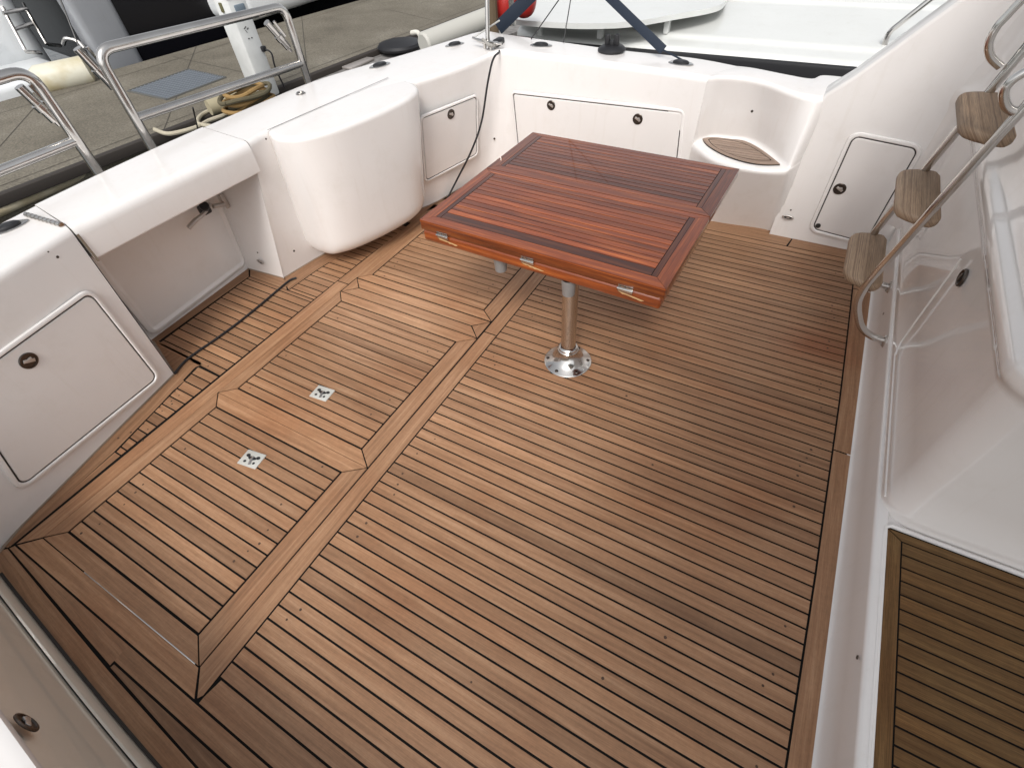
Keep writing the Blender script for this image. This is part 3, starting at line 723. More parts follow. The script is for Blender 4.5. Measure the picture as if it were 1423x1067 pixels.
# --- big black bases (cleat pads) on the coamings
def cleat_pad(px, py, z, parent, rr=.085, name='deck_fitting'):
    p = bp(px, py, 2, z); q = MB(); q.lathe([(rr, 0), (rr, .008), (rr * .8, .022), (rr * .4, .03), (.0001, .03)], p, (0, 0, 1), 28)
    return q, p
q, p = cleat_pad(850, 70, .82, far); 
for k, (dx, hz) in enumerate(((-.03, .07), (.0, .045), (.028, .075))): q.rbox(p + Vector((dx, 0, hz / 2 + .01)), (.03, .035, hz), .008)
q.build('cleat', [BLACK], far)

# --- wing panel and small locker
wing = thing('wing_panel', 'tall white wing moulding rising diagonally beside the ladder with a small locker', 'boat wall', (1.6, 3.36, 0))
prof = [(1.066, -.02), (1.066, .735), (1.085, .785), (1.175, .868), (1.29, 1.0), (1.45, 1.185), (1.85, 1.66), (2.6, 2.5), (2.6, -.02)]
bm = bmesh.new(); vs = [bm.verts.new((x, 3.298, z)) for x, z in prof]; f = bm.faces.new(vs)
ex = bmesh.ops.extrude_face_region(bm, geom=[f]); 
for v in [g for g in ex['geom'] if isinstance(g, bmesh.types.BMVert)]: v.co.y += .16; v.co.x += 0
bmesh.ops.recalc_face_normals(bm, faces=bm.faces[:])
bmesh.ops.bevel(bm, geom=[e for e in bm.edges if abs(e.verts[0].co.y - e.verts[1].co.y) < .01 and min(v.co.z for v in e.verts) > .3], offset=.016, segments=3, profile=.5, affect='EDGES')
bm.verts.index_update(); q = MB(); q.add([v.co.copy() for v in bm.verts], [[v.index for v in f.verts] for f in bm.faces], 0, True); bm.free()
q.build('wing_moulding', [GEL], wing, auto=40)
nW = Vector((0, -1, 0)); pw = lambda x, y: bp(x, y, 1, 3.294)
TLw, TRw, BLw = pw(1187, 190), pw(1275, 208), pw(1130, 317); 
dd = locker(wing, [TLw, TRw, BLw + (TRw - TLw) * .97, BLw], nW, .03, .026, 'small upright locker door with one round latch')
latch(dd, pw(1167, 262), nW, .031); 
q = MB(); p = pw(1137, 313) + nW * .006; q.lathe([(.014, 0), (.014, .003), (.0001, .003)], p, nW, 16); q.build('drain_hole', [HOLE], dd)
courtesy_light(wing, pw(1095, 302), nW, .065); screw(wing, pw(1099, 292), nW, .005)

# ------------------------------------------------------------------ bulkhead
bulk = thing('cabin_bulkhead', 'glossy white cabin bulkhead behind the ladder on the right', 'boat wall', (1.8, 2.4, 0))
P = []
for x in (2.7, 2.4, 2.1, 1.9, 1.80): P.append((Vector((x, 1.362, 0)), Vector((0, -1, 0))))
RC = .10
for i in range(1, 9):
    a = -pi / 2 - (pi / 2) * i / 8; nv = Vector((cos(a), sin(a), 0)); P.append((Vector((1.672 + RC, 1.362 + RC, 0)) + nv * RC, nv))
for y in (1.6, 1.9, 2.2, 2.5, 2.8, 3.1, 3.2): P.append((Vector((1.672, y, 0)), Vector((-1, 0, 0))))
for i in range(1, 7):
    a = (pi / 2) * i / 6; P.append((Vector((1.672 - .09 + .09 * cos(a), 3.21 + .09 * sin(a), 0)), Vector((-cos(a), -sin(a), 0))))
prof = [(0, .20), (0, .24), (-.002, .255), (-.006, .262), (-.006, .40), (-.006, .60), (-.006, .765), (-.002, .79), (.006, .80), (.010, .815), (.010, .84), (.004, .856), (-.006, .866),
        (-.016, .88), (-.028, .93), (-.045, 1.02), (-.075, 1.2), (-.12, 1.5), (-.2, 2.1)]
G = []
for i, (p, nv) in enumerate(P):
    row = []
    for off, z in prof:
        k = 1.0 if i < 5 + 8 + 7 else max(0, 1 - (i - 19) / 6)
        row.append(Vector((p.x, p.y, z)) + nv * (off * k))
    G.append(row)
q = MB(); q.grid(G, 0, True, flip=True); q.build('bulkhead_moulding', [GELG], bulk, auto=60)
# raised panel edge on the bulkhead
q = MB(); e = [(1.6655, 1.41, .262), (1.6655, 2.06, .262), (1.6655, 2.115, .27), (1.6655, 2.14, .30), (1.6655, 2.15, .35), (1.6655, 2.15, .69)]
q.tube(smooth_path(e, 6), .0032, 8); q.build('panel_edge', [GEL], bulk)
pb = lambda x, y: bp(x, y, 0, 1.676)
p = pb(1338, 386)
q = MB(); Mx = Matrix.Translation(p) @ Matrix.Rotation(-pi / 2, 4, 'Y')
def ov(a, b, h, k=28): return [Mx @ Vector((b * cos(2 * pi * i / k), a * sin(2 * pi * i / k), h)) for i in range(k)]
q.grid([ov(.030, .030, 0), ov(.030, .030, .005), ov(.026, .026, .008), ov(.022, .022, .006), ov(.02, .02, .002)], 0, True, closev=True); q.add(ov(.02, .02, .002), [list(range(28))], 1)
q.rbox(None, (.03, .012, .005), .002, 0, M=Mx @ Matrix.Translation((0, 0, .007))); q.build('latch', [BRONZE, HOLE], bulk)

# ------------------------------------------------------------------ step
step = thing('companionway_step', 'raised step with dark caulked teak and a white moulded riser, lower right', 'step', (1.8, .9, 0))
q = MB(); G = []
for y in [-.5 + i * (3.28 + .5) / 20 for i in range(21)]:
    G.append(rounded([Vector((1.630, y, .001)), Vector((1.652, y, .003)), Vector((1.664, y, .06)), Vector((1.662, y, .212)), Vector((1.70, y, .214)), Vector((1.70, y, .10))], [0, .02, .04, .013, .006, 0], 4))
q.grid(G, 0, True); 
q.build('riser', [GEL], step, auto=50)
q = MB(); q.prism([(1.69, -.5), (2.7, -.5), (2.7, 1.40), (1.69, 1.40)], .1, .2045, 0)
q.build('step_base', [GEL], step)
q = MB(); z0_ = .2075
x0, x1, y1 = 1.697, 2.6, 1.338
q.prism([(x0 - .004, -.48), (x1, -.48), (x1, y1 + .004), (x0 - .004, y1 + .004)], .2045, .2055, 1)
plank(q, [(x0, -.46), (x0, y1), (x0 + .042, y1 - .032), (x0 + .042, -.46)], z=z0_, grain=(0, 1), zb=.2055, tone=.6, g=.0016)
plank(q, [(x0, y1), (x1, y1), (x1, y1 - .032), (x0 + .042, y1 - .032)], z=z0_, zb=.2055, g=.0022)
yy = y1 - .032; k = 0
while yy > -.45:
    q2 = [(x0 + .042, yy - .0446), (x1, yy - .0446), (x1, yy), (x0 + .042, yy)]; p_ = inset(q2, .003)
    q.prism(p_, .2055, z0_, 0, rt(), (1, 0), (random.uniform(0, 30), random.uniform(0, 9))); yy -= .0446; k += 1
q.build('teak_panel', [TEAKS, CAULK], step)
# raised white rim round the panel
q = MB(); pth = [(1.689, -.5, .209), (1.689, 1.30, .209), (1.692, 1.335, .209), (1.71, 1.349, .209), (1.75, 1.350, .209), (2.6, 1.350, .209)]
q.tube(pth, .006, 10); q.build('rim', [GEL], step)
screw(step, bp(1192, 913, 0, 1.657), Vector((-1, 0, 0)), .006); screw(step, bp(1228, 436, 0, 1.657), Vector((-1, 0, 0)), .006)

# ------------------------------------------------------------------ ladder
lad = thing('ladder', 'stainless ladder with three grey teak treads leaning on the cabin bulkhead', 'ladder', (1.6, 2.52, .1))
sidep = [(1.662, .172), (1.610, .178), (1.560, .205), (1.522, .26), (1.492, .33), (1.487, .40), (1.497, .48), (1.520, .60), (1.545, .745), (1.578, .92), (1.612, 1.10), (1.66, 1.35), (1.72, 1.65), (1.80, 2.05)]
YN, YF = 2.315, 2.735
for y in (YN, YF):
    q = MB(); q.tube(smooth_path([(x, y, z) for x, z in sidep], 6), .0155, 14); rl = q.build('ladder_rail', [STEEL], lad)
    q = MB(); q.lathe([(.03, 0), (.03, .004), (.026, .007), (.0155, .008)], (1.664, y, .172), (-1, 0, 0), 20)
    for s in (-1, 1): q.lathe([(.007, 0), (.006, .005), (.0001, .006)], (1.656, y + .0, .172 + .022 * s), (-1, 0, 0), 10)
    q.build('foot_flange', [STEELD], rl)
for cz, cx_ in ((.40, 1.487), (.705, 1.540), (1.0, 1.594)):
    q = MB(); bm = bmesh.new(); k = 0
    L0_ = YN + .012; L1_ = YF + .01; 
    prof_ = [(-.088, L0_ + .08), (-.076, L0_ + .04), (-.05, L0_ + .018), (.0, L0_ - .006), (.04, L0_ - .006), (.060, L0_ + .03), (.060, L1_ - .03), (.045, L1_ + .005), (.0, L1_ + .008), (-.05, L1_ - .01), (-.076, L1_ - .03), (-.088, L1_ - .06)]
    vs = [bm.verts.new((cx_ + a, b, cz - .018)) for a, b in prof_]; f = bm.faces.new(vs)
    ex = bmesh.ops.extrude_face_region(bm, geom=[f])
    for v in [g for g in ex['geom'] if isinstance(g, bmesh.types.BMVert)]: v.co.z += .036
    bmesh.ops.recalc_face_normals(bm, faces=bm.faces[:]); bmesh.ops.bevel(bm, geom=bm.edges[:], offset=.013, segments=3, profile=.5, affect='EDGES'); bm.verts.index_update()
    q.add([v.co.copy() for v in bm.verts], [[v.index for v in f.verts] for f in bm.faces], 0, True, [[(l.vert.co.y, l.vert.co.x + l.vert.co.z) for l in f.loops] for f in bm.faces], rt()); bm.free()
    tr = q.build('tread', [TEAKT], lad, auto=30)
# hoop handles on the upper part of the ladder
for y, lab in ((YN, 0), (YF, 1)):
    q = MB(); c = Vector((1.594, y, 1.02))
    if lab: pth = [bp(1390, 93, 1, y), bp(1377, 80, 1, y), bp(1374, 62, 1, y), bp(1384, 40, 1, y), bp(1400, 22, 1, y), bp(1430, -10, 1, y)]
    else: pth = [bp(1413, 157, 1, y), bp(1400, 150, 1, y), bp(1395, 136, 1, y), bp(1398, 122, 1, y), bp(1412, 108, 1, y), bp(1440, 92, 1, y)]
    q.tube(smooth_path(pth, 7), .013, 12); q.build('grab_hoop', [STEEL], lad)

# ------------------------------------------------------------------ folding table
tab = thing('folding_table', 'varnished red brown teak folding table on a chrome pedestal', 'table', (.41, 1.76, 0))
TX0, TX1, TY0, TYM, TY1, TZ = -.272, .822, 1.650, 2.184, 2.655, .65
tab.rotation_euler.z = -.033
def leaf(name, y0, y1, ztop, th, dark_first, tmean):
    q = MB(); q.rbox(((TX0 + TX1) / 2, (y0 + y1) / 2, ztop - th / 2 - .002), (TX1 - TX0, y1 - y0, th - .003), .006, 0, tone=.35)
    fw = .052; zb, zt = ztop - .008, ztop
    def pk(p, gr, tn): q.prism(inset(p, .0007), zb, zt, 0, tn, gr, (random.uniform(0, 30), random.uniform(0, 9)))
    a, b, c, d_ = TX0, TX1, y0, y1
    pk([(a, c), (b, c), (b - fw, c + fw), (a + fw, c + fw)], (1, 0), tmean + .12); pk([(a, d_), (b, d_), (b - fw, d_ - fw * .6), (a + fw, d_ - fw * .6)], (1, 0), tmean + .1)
    pk([(a, c), (a, d_), (a + fw, d_ - fw * .6), (a + fw, c + fw)], (0, 1), tmean - .05); pk([(b, c), (b, d_), (b - fw, d_ - fw * .6), (b - fw, c + fw)], (0, 1), tmean - .1)
    q.prism([(a + fw, c + fw), (b - fw, c + fw), (b - fw, d_ - fw * .6), (a + fw, d_ - fw * .6)], zb, zt - .0022, 1)
    ya = c + fw; ye = d_ - fw * .6; i = 0
    fw2 = .022
    for xx in (a + fw, b - fw - fw2): q.prism(inset([(xx, ya), (xx + fw2, ya), (xx + fw2, ye), (xx, ye)], .0012), zb, zt - .0004, 0, .08, (0, 1), (3, random.random()))
    first = .05
    while ya < ye - .01:
        wd = first if i == 0 and dark_first else (ye - c - fw - (first if dark_first else 0)) / 12
        p = inset([(a + fw + fw2, ya), (b - fw - fw2, ya), (b - fw - fw2, ya + wd), (a + fw + fw2, ya + wd)], .0019)
        q.prism(p, zb, zt - .0003, 0, .06 if i == 0 and dark_first else min(1, max(0, random.gauss(tmean, .20))), (1, 0), (random.uniform(0, 30), random.uniform(0, 9))); ya += wd; i += 1
    return q.build(name, [VARN, CAULK], tab)
leaf('table_leaf', TY0, TYM - .0015, TZ, .046, True, .62)
leaf('table_leaf', TYM + .0015, TY1, TZ, .040, False, .30)
q = MB(); q.rbox(((TX0 + TX1) / 2 - .003, (TY0 + TYM) / 2 + .002, TZ - .0475 - .027), (TX1 - TX0 - .012, TYM - TY0, .054), .012, 0, 3, tone=.75); q.build('lower_leaf', [VARN], tab)
for px, py in ((612, 330), (733, 364), (871, 404)):
    p = bp(px, py, 1, TY0 - .002); q = MB()
    q.rbox((p.x, TY0 - .0025, TZ - .047), (.058, .003, .030), .001, 0)
    q.tube([(p.x - .03, TY0 - .006, TZ - .047), (p.x + .03, TY0 - .006, TZ - .047)], .004, 8)
    for s in (-.02, .0, .02): q.lathe([(.0035, 0), (.0001, .002)], (p.x + s, TY0 - .004, TZ - .038), (0, -1, 0), 8, 1)
    q.build('hinge', [STEEL, BRONZE], tab)
    q = MB(); n_ = 11; wv = [random.uniform(.004, .010) for _ in range(n_)]
    top_ = [(p.x - .03 + .105 * i / (n_ - 1), TY0 - .0006, TZ - .063 - .012 * i / (n_ - 1)) for i in range(n_)]
    bot_ = [(a, b, c - wv[i] * (1 if 0 < i < n_ - 1 else .1)) for i, (a, b, c) in enumerate(top_)]
    q.grid([top_, bot_], 0, False); q.build('worn_patch', [WORN], tab)
bx, by = .408, 1.757
q = MB(); q.tube([(bx, by, .03), (bx, by, TZ - .10)], .0345, 36); ped = q.build('pedestal', [STEEL], tab)
q = MB(); q.lathe([(.113, .003), (.114, .008), (.108, .012), (.085, .020), (.062, .040), (.050, .062), (.047, .070), (.050, .074), (.050, .090), (.046, .094), (.046, .102), (.040, .108), (.036, .110)], (bx, by, 0), (0, 0, 1), 48)
pb_ = q.build('pedestal_base', [STEEL], tab)
for k in range(6):
    a = k * pi / 3 + .4; q = MB(); q.lathe([(.009, .0), (.009, .002), (.007, .004), (.0001, .004)], (bx + .096 * cos(a), by + .096 * sin(a), .0145), (0, 0, 1), 12); q.build('screw', [BRONZE], pb_)
for (px, py, r) in ((788, 412, .030), (692, 380, .030)):
    zb_ = .475; p = bp(px, py, 2, zb_); h = TZ - .1 - zb_ - .012
    q = MB(); q.lathe([(.0001, 0), (r * .85, 0), (r * .86, .004), (r, h), (r, h + .012)], (p.x, p.y + .02, zb_), (0, 0, 1), 24); q.build('leg_socket', [mat('grey_socket', (.30, .30, .30), .4, .4)], tab)

# ------------------------------------------------------------------ cables
q = MB()
pth = [bp(690, 62, 2, .81), bp(694, 72, 1, 3.36), bp(688, 78, 2, .82), bp(683, 90, 1, 3.20), bp(677, 120, 1, 3.17), bp(669, 170, 1, 3.12), bp(655, 210, 1, 3.05), bp(635, 250, 1, 2.98), bp(622, 275, 2, .012)]
q.tube(smooth_path(pth, 8), .0065, 10)
tag(q.build('power_cable', [BLACK]), 'thin black cable hanging down the far transom corner to the deck', 'cable')
q = MB()
pth = [(bp(a, b, 2, .012)) for a, b in ((412, 386), (402, 390), (386, 403), (360, 425), (330, 449), (300, 471), (275, 488), (258, 501), (248, 512), (243, 519))]
q.tube(smooth_path(pth, 6), .006, 10)
tag(q.build('power_cable', [BLACK]), 'thick black cable lying across the deck in front of the transom door', 'cable')

# ------------------------------------------------------------------ corner post, cleat, straps
q = MB(); p0 = bp(678, 68, 2, .815); v = bp(676, -60, 1, p0.y + .12)
q.tube([p0, v], .014, 14); tag(q.build('stanchion', [STEEL]), 'upright stainless pole standing on the far left corner of the coaming', 'pole')
cl = thing('mooring_cleat', 'chrome mooring cleat with rope at the foot of the corner pole', 'cleat', p0)
q = MB(); 
for dx in (-.05, .05): q.tube([p0 + Vector((dx * .6, -dx * .2, -.004)), p0 + Vector((dx * .6, -dx * .2, .035))], .010, 10)
q.tube(smooth_path([p0 + Vector((-.13, .03, .045)), p0 + Vector((-.06, .012, .036)), p0 + Vector((.06, -.012, .036)), p0 + Vector((.13, -.03, .045))], 5), [.008] * 4 + [.012] * 8 + [.008] * 4, 10); q.build('horn', [STEEL], cl)
q = MB()
for k in range(3):
    q.tube(smooth_path([p0 + Vector((-.05 + .02 * k, .03, .02)), p0 + Vector((-.02, -.02, .055)), p0 + Vector((.04 + .01 * k, -.045, .03)), p0 + Vector((.06, .02, .02))], 6), .008, 8)
q.build('rope_turns', [mat('grey_rope', (.3, .29, .27), .9)], cl)
q = MB(); a = bp(700, 62, 2, .82); q.rbox(a + Vector((-.02, -.03, .02)), (.05, .09, .04), .012); tag(q.build('plug_end', [BLACK]), 'black connector at the top of the hanging cable', 'connector')
q = MB(); q.tube([bp(656, 54, 2, .83), bp(694, 29, 2, .95)], .005, 8); tag(q.build('mooring_line', [mat('line_white', (.5, .5, .48), .8)]), 'short pale rope running outboard from the corner cleat', 'rope')
for (a, b), lab in ((((738, 55), (781, -6)), 'left of two thin cords rising from the far coaming'), (((783, 60), (794, -6)), 'right of two thin cords rising from the far coaming')):
    q = MB(); A_ = bp(*a, 2, .83); B_ = bp(*b, 1, A_.y + .10); q.tube([A_, A_.lerp(B_, 3)], .0035, 8); tag(q.build('cord', [BLACK]), lab, 'cord', 'cords above the far coaming')
def strap(a, b, ya, yb, w, lab, tw):
    A_ = bp(*a, 1, ya); B_ = bp(*b, 1, yb); d_ = (B_ - A_).normalized(); s_ = d_.cross((CAM - A_).normalized()).normalized(); nrm = s_.cross(d_)
    B_ = A_ + (B_ - A_) * 1.6
    q = MB(); Mx = Matrix.Translation((A_ + B_) / 2) @ Matrix((s_, d_, nrm)).transposed().to_4x4()
    q.rbox(None, (w, (B_ - A_).length, .004), .0015, M=Mx)
    return q, A_
q, A_ = strap((922, 70), (846, -4), 3.55, 3.75, .050, '', 0)
E_ = bp(958, 89, 1, 3.50); q.tube([A_, E_], .005, 8)
tag(q.build('awning_strap', [NAVY]), 'dark navy webbing strap hooked on the middle of the far coaming', 'strap', 'navy straps above the coaming')
q, A_ = strap((692, 40), (738, -6), 3.9, 4.0, .085, '', 0)
tag(q.build('awning_strap', [NAVY]), 'dark navy webbing strap crossing the red buoy at the far corner', 'strap', 'navy straps above the coaming')

# ------------------------------------------------------------------ staple rails on the stern
def roundpath(P, r, n=6):
    return rounded([Vector(p) for p in P], [0] + [r] * (len(P) - 2) + [0], n)
def staple(yA_, yB_, lab, x=-1.9, zt=1.185, zm=.90, tl=1):
    t = thing('staple_rail', lab, 'rail', (x, (yA_ + yB_) / 2, .1), 'stainless rails behind the transom')
    q = MB(); q.tube(roundpath([(x, yA_[0], .08), (x, yA_[1], zt), (x, yB_[1], zt + yB_[2]), (x, yB_[0], .08)], .085, 8), .0235, 16); q.build('rail_hoop', [STEEL], t)
    def yy_(Y, z): return Y[0] + (Y[1] - Y[0]) * (z - .08) / (zt - .08)
    q = MB(); q.tube([(x, yy_(yA_, zm), zm), (x, yy_(yB_, zm - .06), zm + yB_[2])], .0205, 14); q.build('cross_rail', [STEEL], t)
    return t, yy_
def clamp(parent, x, y0_, z0__, y1_, z1__):
    q = MB(); a, b = Vector((x, y0_, z0__)), Vector((x, y1_, z1__)); q.tube([a, b], .020, 12); 
    m_ = a.lerp(b, .5); q.tube([m_, m_.lerp(b, .35)], .026, 12); q.tube([b, b + (b - a) * .15], .009, 8)
    dv = (b - a).normalized(); q.tube([a + Vector((.03, .03, .0)), a.lerp(b, .55) + Vector((.03, .025, 0))], .008, 8)
    return q.build('telescopic_tube', [STEEL], parent)
class _Y: pass
def stap(name_lab, ya, yb, zt, zm, ztb, zmb):
    x = -1.9; t = thing('staple_rail', name_lab, 'rail', (x, (ya + yb) / 2, -.05), 'stainless rails behind the transom')
    q = MB(); q.tube(roundpath([(x, ya, -.1), (x, ya, zt), (x, yb, ztb), (x, yb, -.1)], .075, 8), .0235, 16); q.build('rail_hoop', [STEEL], t)
    q = MB(); q.tube([(x, ya, zm), (x, yb, zmb)], .0205, 14); q.build('cross_rail', [STEEL], t); return t
t1 = stap('stainless staple rail at the left edge of the picture behind the transom', .25, 1.265, 1.19, .90, 1.19, .90)
t2 = stap('long stainless staple rail in front of the white power pedestal', 1.56, 2.69, 1.185, .895, 1.135, .84)
clamp(t1, -1.93, 1.205, 1.14, 1.245, .99); clamp(t2, -2.02, 1.545, 1.19, 1.60, 1.01); clamp(t2, -1.94, 2.56, 1.08, 2.655, .93)

# ------------------------------------------------------------------ own hull, swim platform
q = MB(); q.rbox((-2.05, 1.6, -.16), (.75, 3.0, .12), .04); tag(q.build('swim_platform', [GEL]), 'swim platform outside the transom carrying the rails', 'platform')

# ------------------------------------------------------------------ water, dock
q = MB(); q.add([(-200, -200, -.95), (200, -200, -.95), (200, 200, -.95), (-200, 200, -.95)], [[0, 1, 2, 3]]); struct(q.build('water', [WATER]))
ZD = -.30
d0 = bp(60, 245, 2, ZD); d1 = bp(671, 11, 2, ZD); f0 = bp(162, 96, 2, ZD); f1 = bp(502, 0, 2, ZD)
dn = (d1 - d0).normalized(); fn = (f1 - f0).normalized()
N0, N1 = d0 - dn * 14, d1 + dn * 30; F0, F1 = f0 - fn * 16, f1 + fn * 28
q = MB(); q.prism([(N0.x, N0.y), (N1.x, N1.y), (F1.x, F1.y), (F0.x, F0.y)], -.85, ZD, 0); 
# expansion joints
def djoint(pa, pb_, w=.012):
    a, b = bp(*pa, 2, ZD + .002), bp(*pb_, 2, ZD + .002); s_ = (b - a).normalized(); nn_ = Vector((-s_.y, s_.x, 0)) * w / 2
    a = a - s_ * .1; q.add([a - nn_, b - nn_, b + nn_, a + nn_], [[0, 1, 2, 3]], 1)
djoint((245, 80), (352, 104)); djoint((545, 15), (612, 31))
for tq in (-3.1, -.9, 1.3, 3.4, 9.6):
    a_ = d0 + dn * tq; b_ = f0 + fn * (tq * 1.0); s_ = (b_ - a_).normalized(); n_ = Vector((-s_.y, s_.x, 0)) * .007; zz = Vector((0, 0, .002)); q.add([a_ - n_ + zz, b_ - n_ + zz, b_ + n_ + zz, a_ + n_ + zz], [[0, 1, 2, 3]], 1)
for oq in (.16, 2.7):
    a_ = d0 - dn * 10; b_ = d1 + dn * 10; n_ = Vector((dn.y, -dn.x, 0)); n_ = n_ if n_.x < 0 else -n_; zz = Vector((0, 0, .0025)); q.add([a_ + n_ * oq + zz, b_ + n_ * oq + zz, b_ + n_ * (oq + .012) + zz, a_ + n_ * (oq + .012) + zz], [[3, 2, 1, 0]], 1)
struct(q.build('dock', [CONC, mat('joint_dark', (.06, .052, .042), .9)]))
# edge timber and beige rubbing strip
perp = Vector((-dn.y, dn.x, 0)); perp = perp if perp.x > 0 else -perp
q = MB(); a, b = N0 + perp * .05, N1 + perp * .05; Mx = Matrix.Translation((a + b) / 2 + Vector((0, 0, -.04))) @ Matrix.Rotation(math.atan2(dn.y, dn.x), 4, 'Z')
q.rbox(None, ((b - a).length, .10, .10), .01, M=Mx); DKW = mat('dark_timber', (.03, .024, .02), .8)
tag(q.build('dock_edge_board', [DKW]), 'dark timber board along the near edge of the dock', 'board')
q = MB(); r0, r1 = bp(0, 292, 2, -.42), bp(262, 176, 2, -.42); s_ = (r1 - r0).normalized(); r0 = r0 - s_ * 2; q.tube([r0, r0.lerp(r1, .5), r1], .055, 14)
L_ = (r1 - r0).length; k = 0.3
while k < L_: q.lathe([(.014, 0), (.014, .006), (.0001, .008)], r0 + s_ * k + Vector((.035, 0, .043)), (.55, 0, .8), 8, 1); k += .55
tag(q.build('rubbing_strip', [BEIGE, HOLE]), 'long beige rubber strip with dark bolts below the dock edge', 'fender strip')
# low grey dock ledge towards the far end
q = MB(); A_ = [bp(a, b, 2, -.36) for a, b in ((395, 128), (440, 108), (560, 62), (700, 10), (760, 30), (600, 85), (500, 115), (430, 140))]
q.prism([(p.x, p.y) for p in A_], -.8, -.36, 0); LEDGE = mat('grey_ledge', (.2, .19, .18), .7); noisy(LEDGE, 12, (.23, .22, .21), (.15, .14, .135)); struct(q.build('dock_ledge', [LEDGE]))
q = MB(); c = bp(497, 88, 2, -.34); q.rbox(c, (.22, .5, .03), .01); tag(q.build('dock_bracket', [STEELD]), 'flat metal bracket lying on the grey dock ledge', 'bracket')
# grate
q = MB(); gp = [bp(a, b, 2, ZD + .004) for a, b in ((178, 127), (262, 97), (314, 108), (232, 139))]
for k in range(4): q.tube([gp[k], gp[(k + 1) % 4]], .014, 6, 1)
nb_ = 16
for k in range(nb_ + 1):
    a = gp[0].lerp(gp[3], k / nb_); b = gp[1].lerp(gp[2], k / nb_); q.tube([a, b], .012, 5, 0)
    a = gp[0].lerp(gp[1], k / nb_); b = gp[3].lerp(gp[2], k / nb_); q.tube([a, b], .009, 5, 0)
GRT = mat('grate_grey', (.17, .19, .215), .5, .3); q.add([p + Vector((0, 0, -.002)) for p in gp], [[0, 1, 2, 3]], 2); tag(q.build('drain_grate', [GRT, mat('grate_rim', (.09, .09, .085), .8), mat('grate_pit', (.05, .055, .06), .8)]), 'blue grey metal grate let into the concrete dock', 'grate')

# power pedestal on the dock
pc = bp(370, 133, 2, ZD); pp = thing('power_pedestal', 'white dock power pedestal behind the long stern rail', 'power pedestal', pc)
Mx = Matrix.Translation(pc) @ Matrix.Rotation(math.atan2(dn.y, dn.x) - pi / 2, 4, 'Z')
PW = mat('pedestal_white', (.66, .67, .66), .4); noisy(PW, 3, (.70, .71, .70), (.56, .57, .56)); PB = mat('pedestal_blue', (.02, .06, .22), .4)
q = MB(); q.rbox(None, (.30, .24, 1.02), .035, M=Mx @ Matrix.Translation((0, 0, .51))); body = q.build('pedestal_body', [PW], pp)
q = MB(); q.rbox(None, (.33, .27, .07), .02, M=Mx @ Matrix.Translation((0, 0, 1.055))); q.build('blue_cap', [PB], pp)
q = MB(); q.rbox(None, (.02, .13, .10), .01, M=Mx @ Matrix.Translation((.156, 0, .90))); q.build('meter_window', [mat('meter', (.16, .2, .24), .15)], pp)
q = MB(); q.rbox(None, (.02, .05, .09), .006, M=Mx @ Matrix.Translation((.0, -.125, .93)) @ Matrix.Rotation(pi / 2, 4, 'Z')); q.build('socket', [mat('olive_socket', (.12, .11, .05), .6)], pp)
q = MB()
for (a, b, s1, s2) in ((-.035, .035, .05, .008), (-.035, .0, .008, .03), (.0, .02, .035, .008)):
    q = MB(); q.rbox(None, (.003, s1 * .8, s2), .0008, M=Mx @ Matrix.Translation((.1515, a * .8, .70 + b)) @ Matrix.Rotation(.5, 4, 'X')); q.build('marking', [HOLE], body)
for a in (-.03, .01): q = MB(); q.rbox(None, (.003, .016, .012), .001, M=Mx @ Matrix.Translation((.1515, a, .63))); q.build('marking', [HOLE], body)
pass
q = MB(); p1 = Mx @ Vector((.16, .10, .5)); q.rbox(p1, (.05, .06, .06), .015); q.tube(smooth_path([p1, p1 + Vector((.06, .04, -.05)), p1 + Vector((.05, .03, -.2)), p1 + Vector((0, .1, -.45))], 5), .010, 8); q.build('tap', [BLACK], pp)
# coiled rope and hose at its foot
q = MB(); cc_ = bp(352, 157, 2, ZD)
for k in range(7):
    rr = .16 + .03 * (k % 3); n = 26
    q.tube([cc_ + Vector((rr * 1.2 * cos(2 * pi * i / n + k) * .8, rr * 1.5 * sin(2 * pi * i / n + k), .035 + .035 * k + .012 * sin(3 * 2 * pi * i / n))) for i in range(n + 1)], .024, 8, 1 if k % 2 else 0, caps=False)
RB = mat('rope_ochre', (.27, .17, .065), .95); RD = mat('rope_dark', (.10, .085, .05), .95)
tag(q.build('rope_coil', [RB, RD]), 'ochre and dark rope coiled at the foot of the power pedestal', 'rope')
q = MB(); q.tube([bp(290, 150, 2, ZD + .09), bp(338, 135, 2, ZD + .09)], .085, 14); tag(q.build('dock_fender', [mat('old_fender', (.34, .30, .2), .8)]), 'short weathered tan fender lying beside the coiled rope', 'fender')
q = MB(); base = [bp(a, b, 2, ZD + .03) for a, b in ((215, 180), (235, 186), (270, 178), (290, 168), (315, 158), (300, 152), (280, 160), (276, 172), (300, 176))]
q.tube(smooth_path(base, 6), .022, 8); tag(q.build('mooring_rope', [mat('rope_pale', (.42, .38, .29), .9)]), 'pale rope lying in loops along the dock edge', 'rope')
q = MB(); q.tube([bp(268, 150, 2, ZD + .35), bp(275, 180, 2, ZD)], .008, 6); tag(q.build('line_end', [BLACK]), 'thin dark line hanging from the cross rail', 'line')

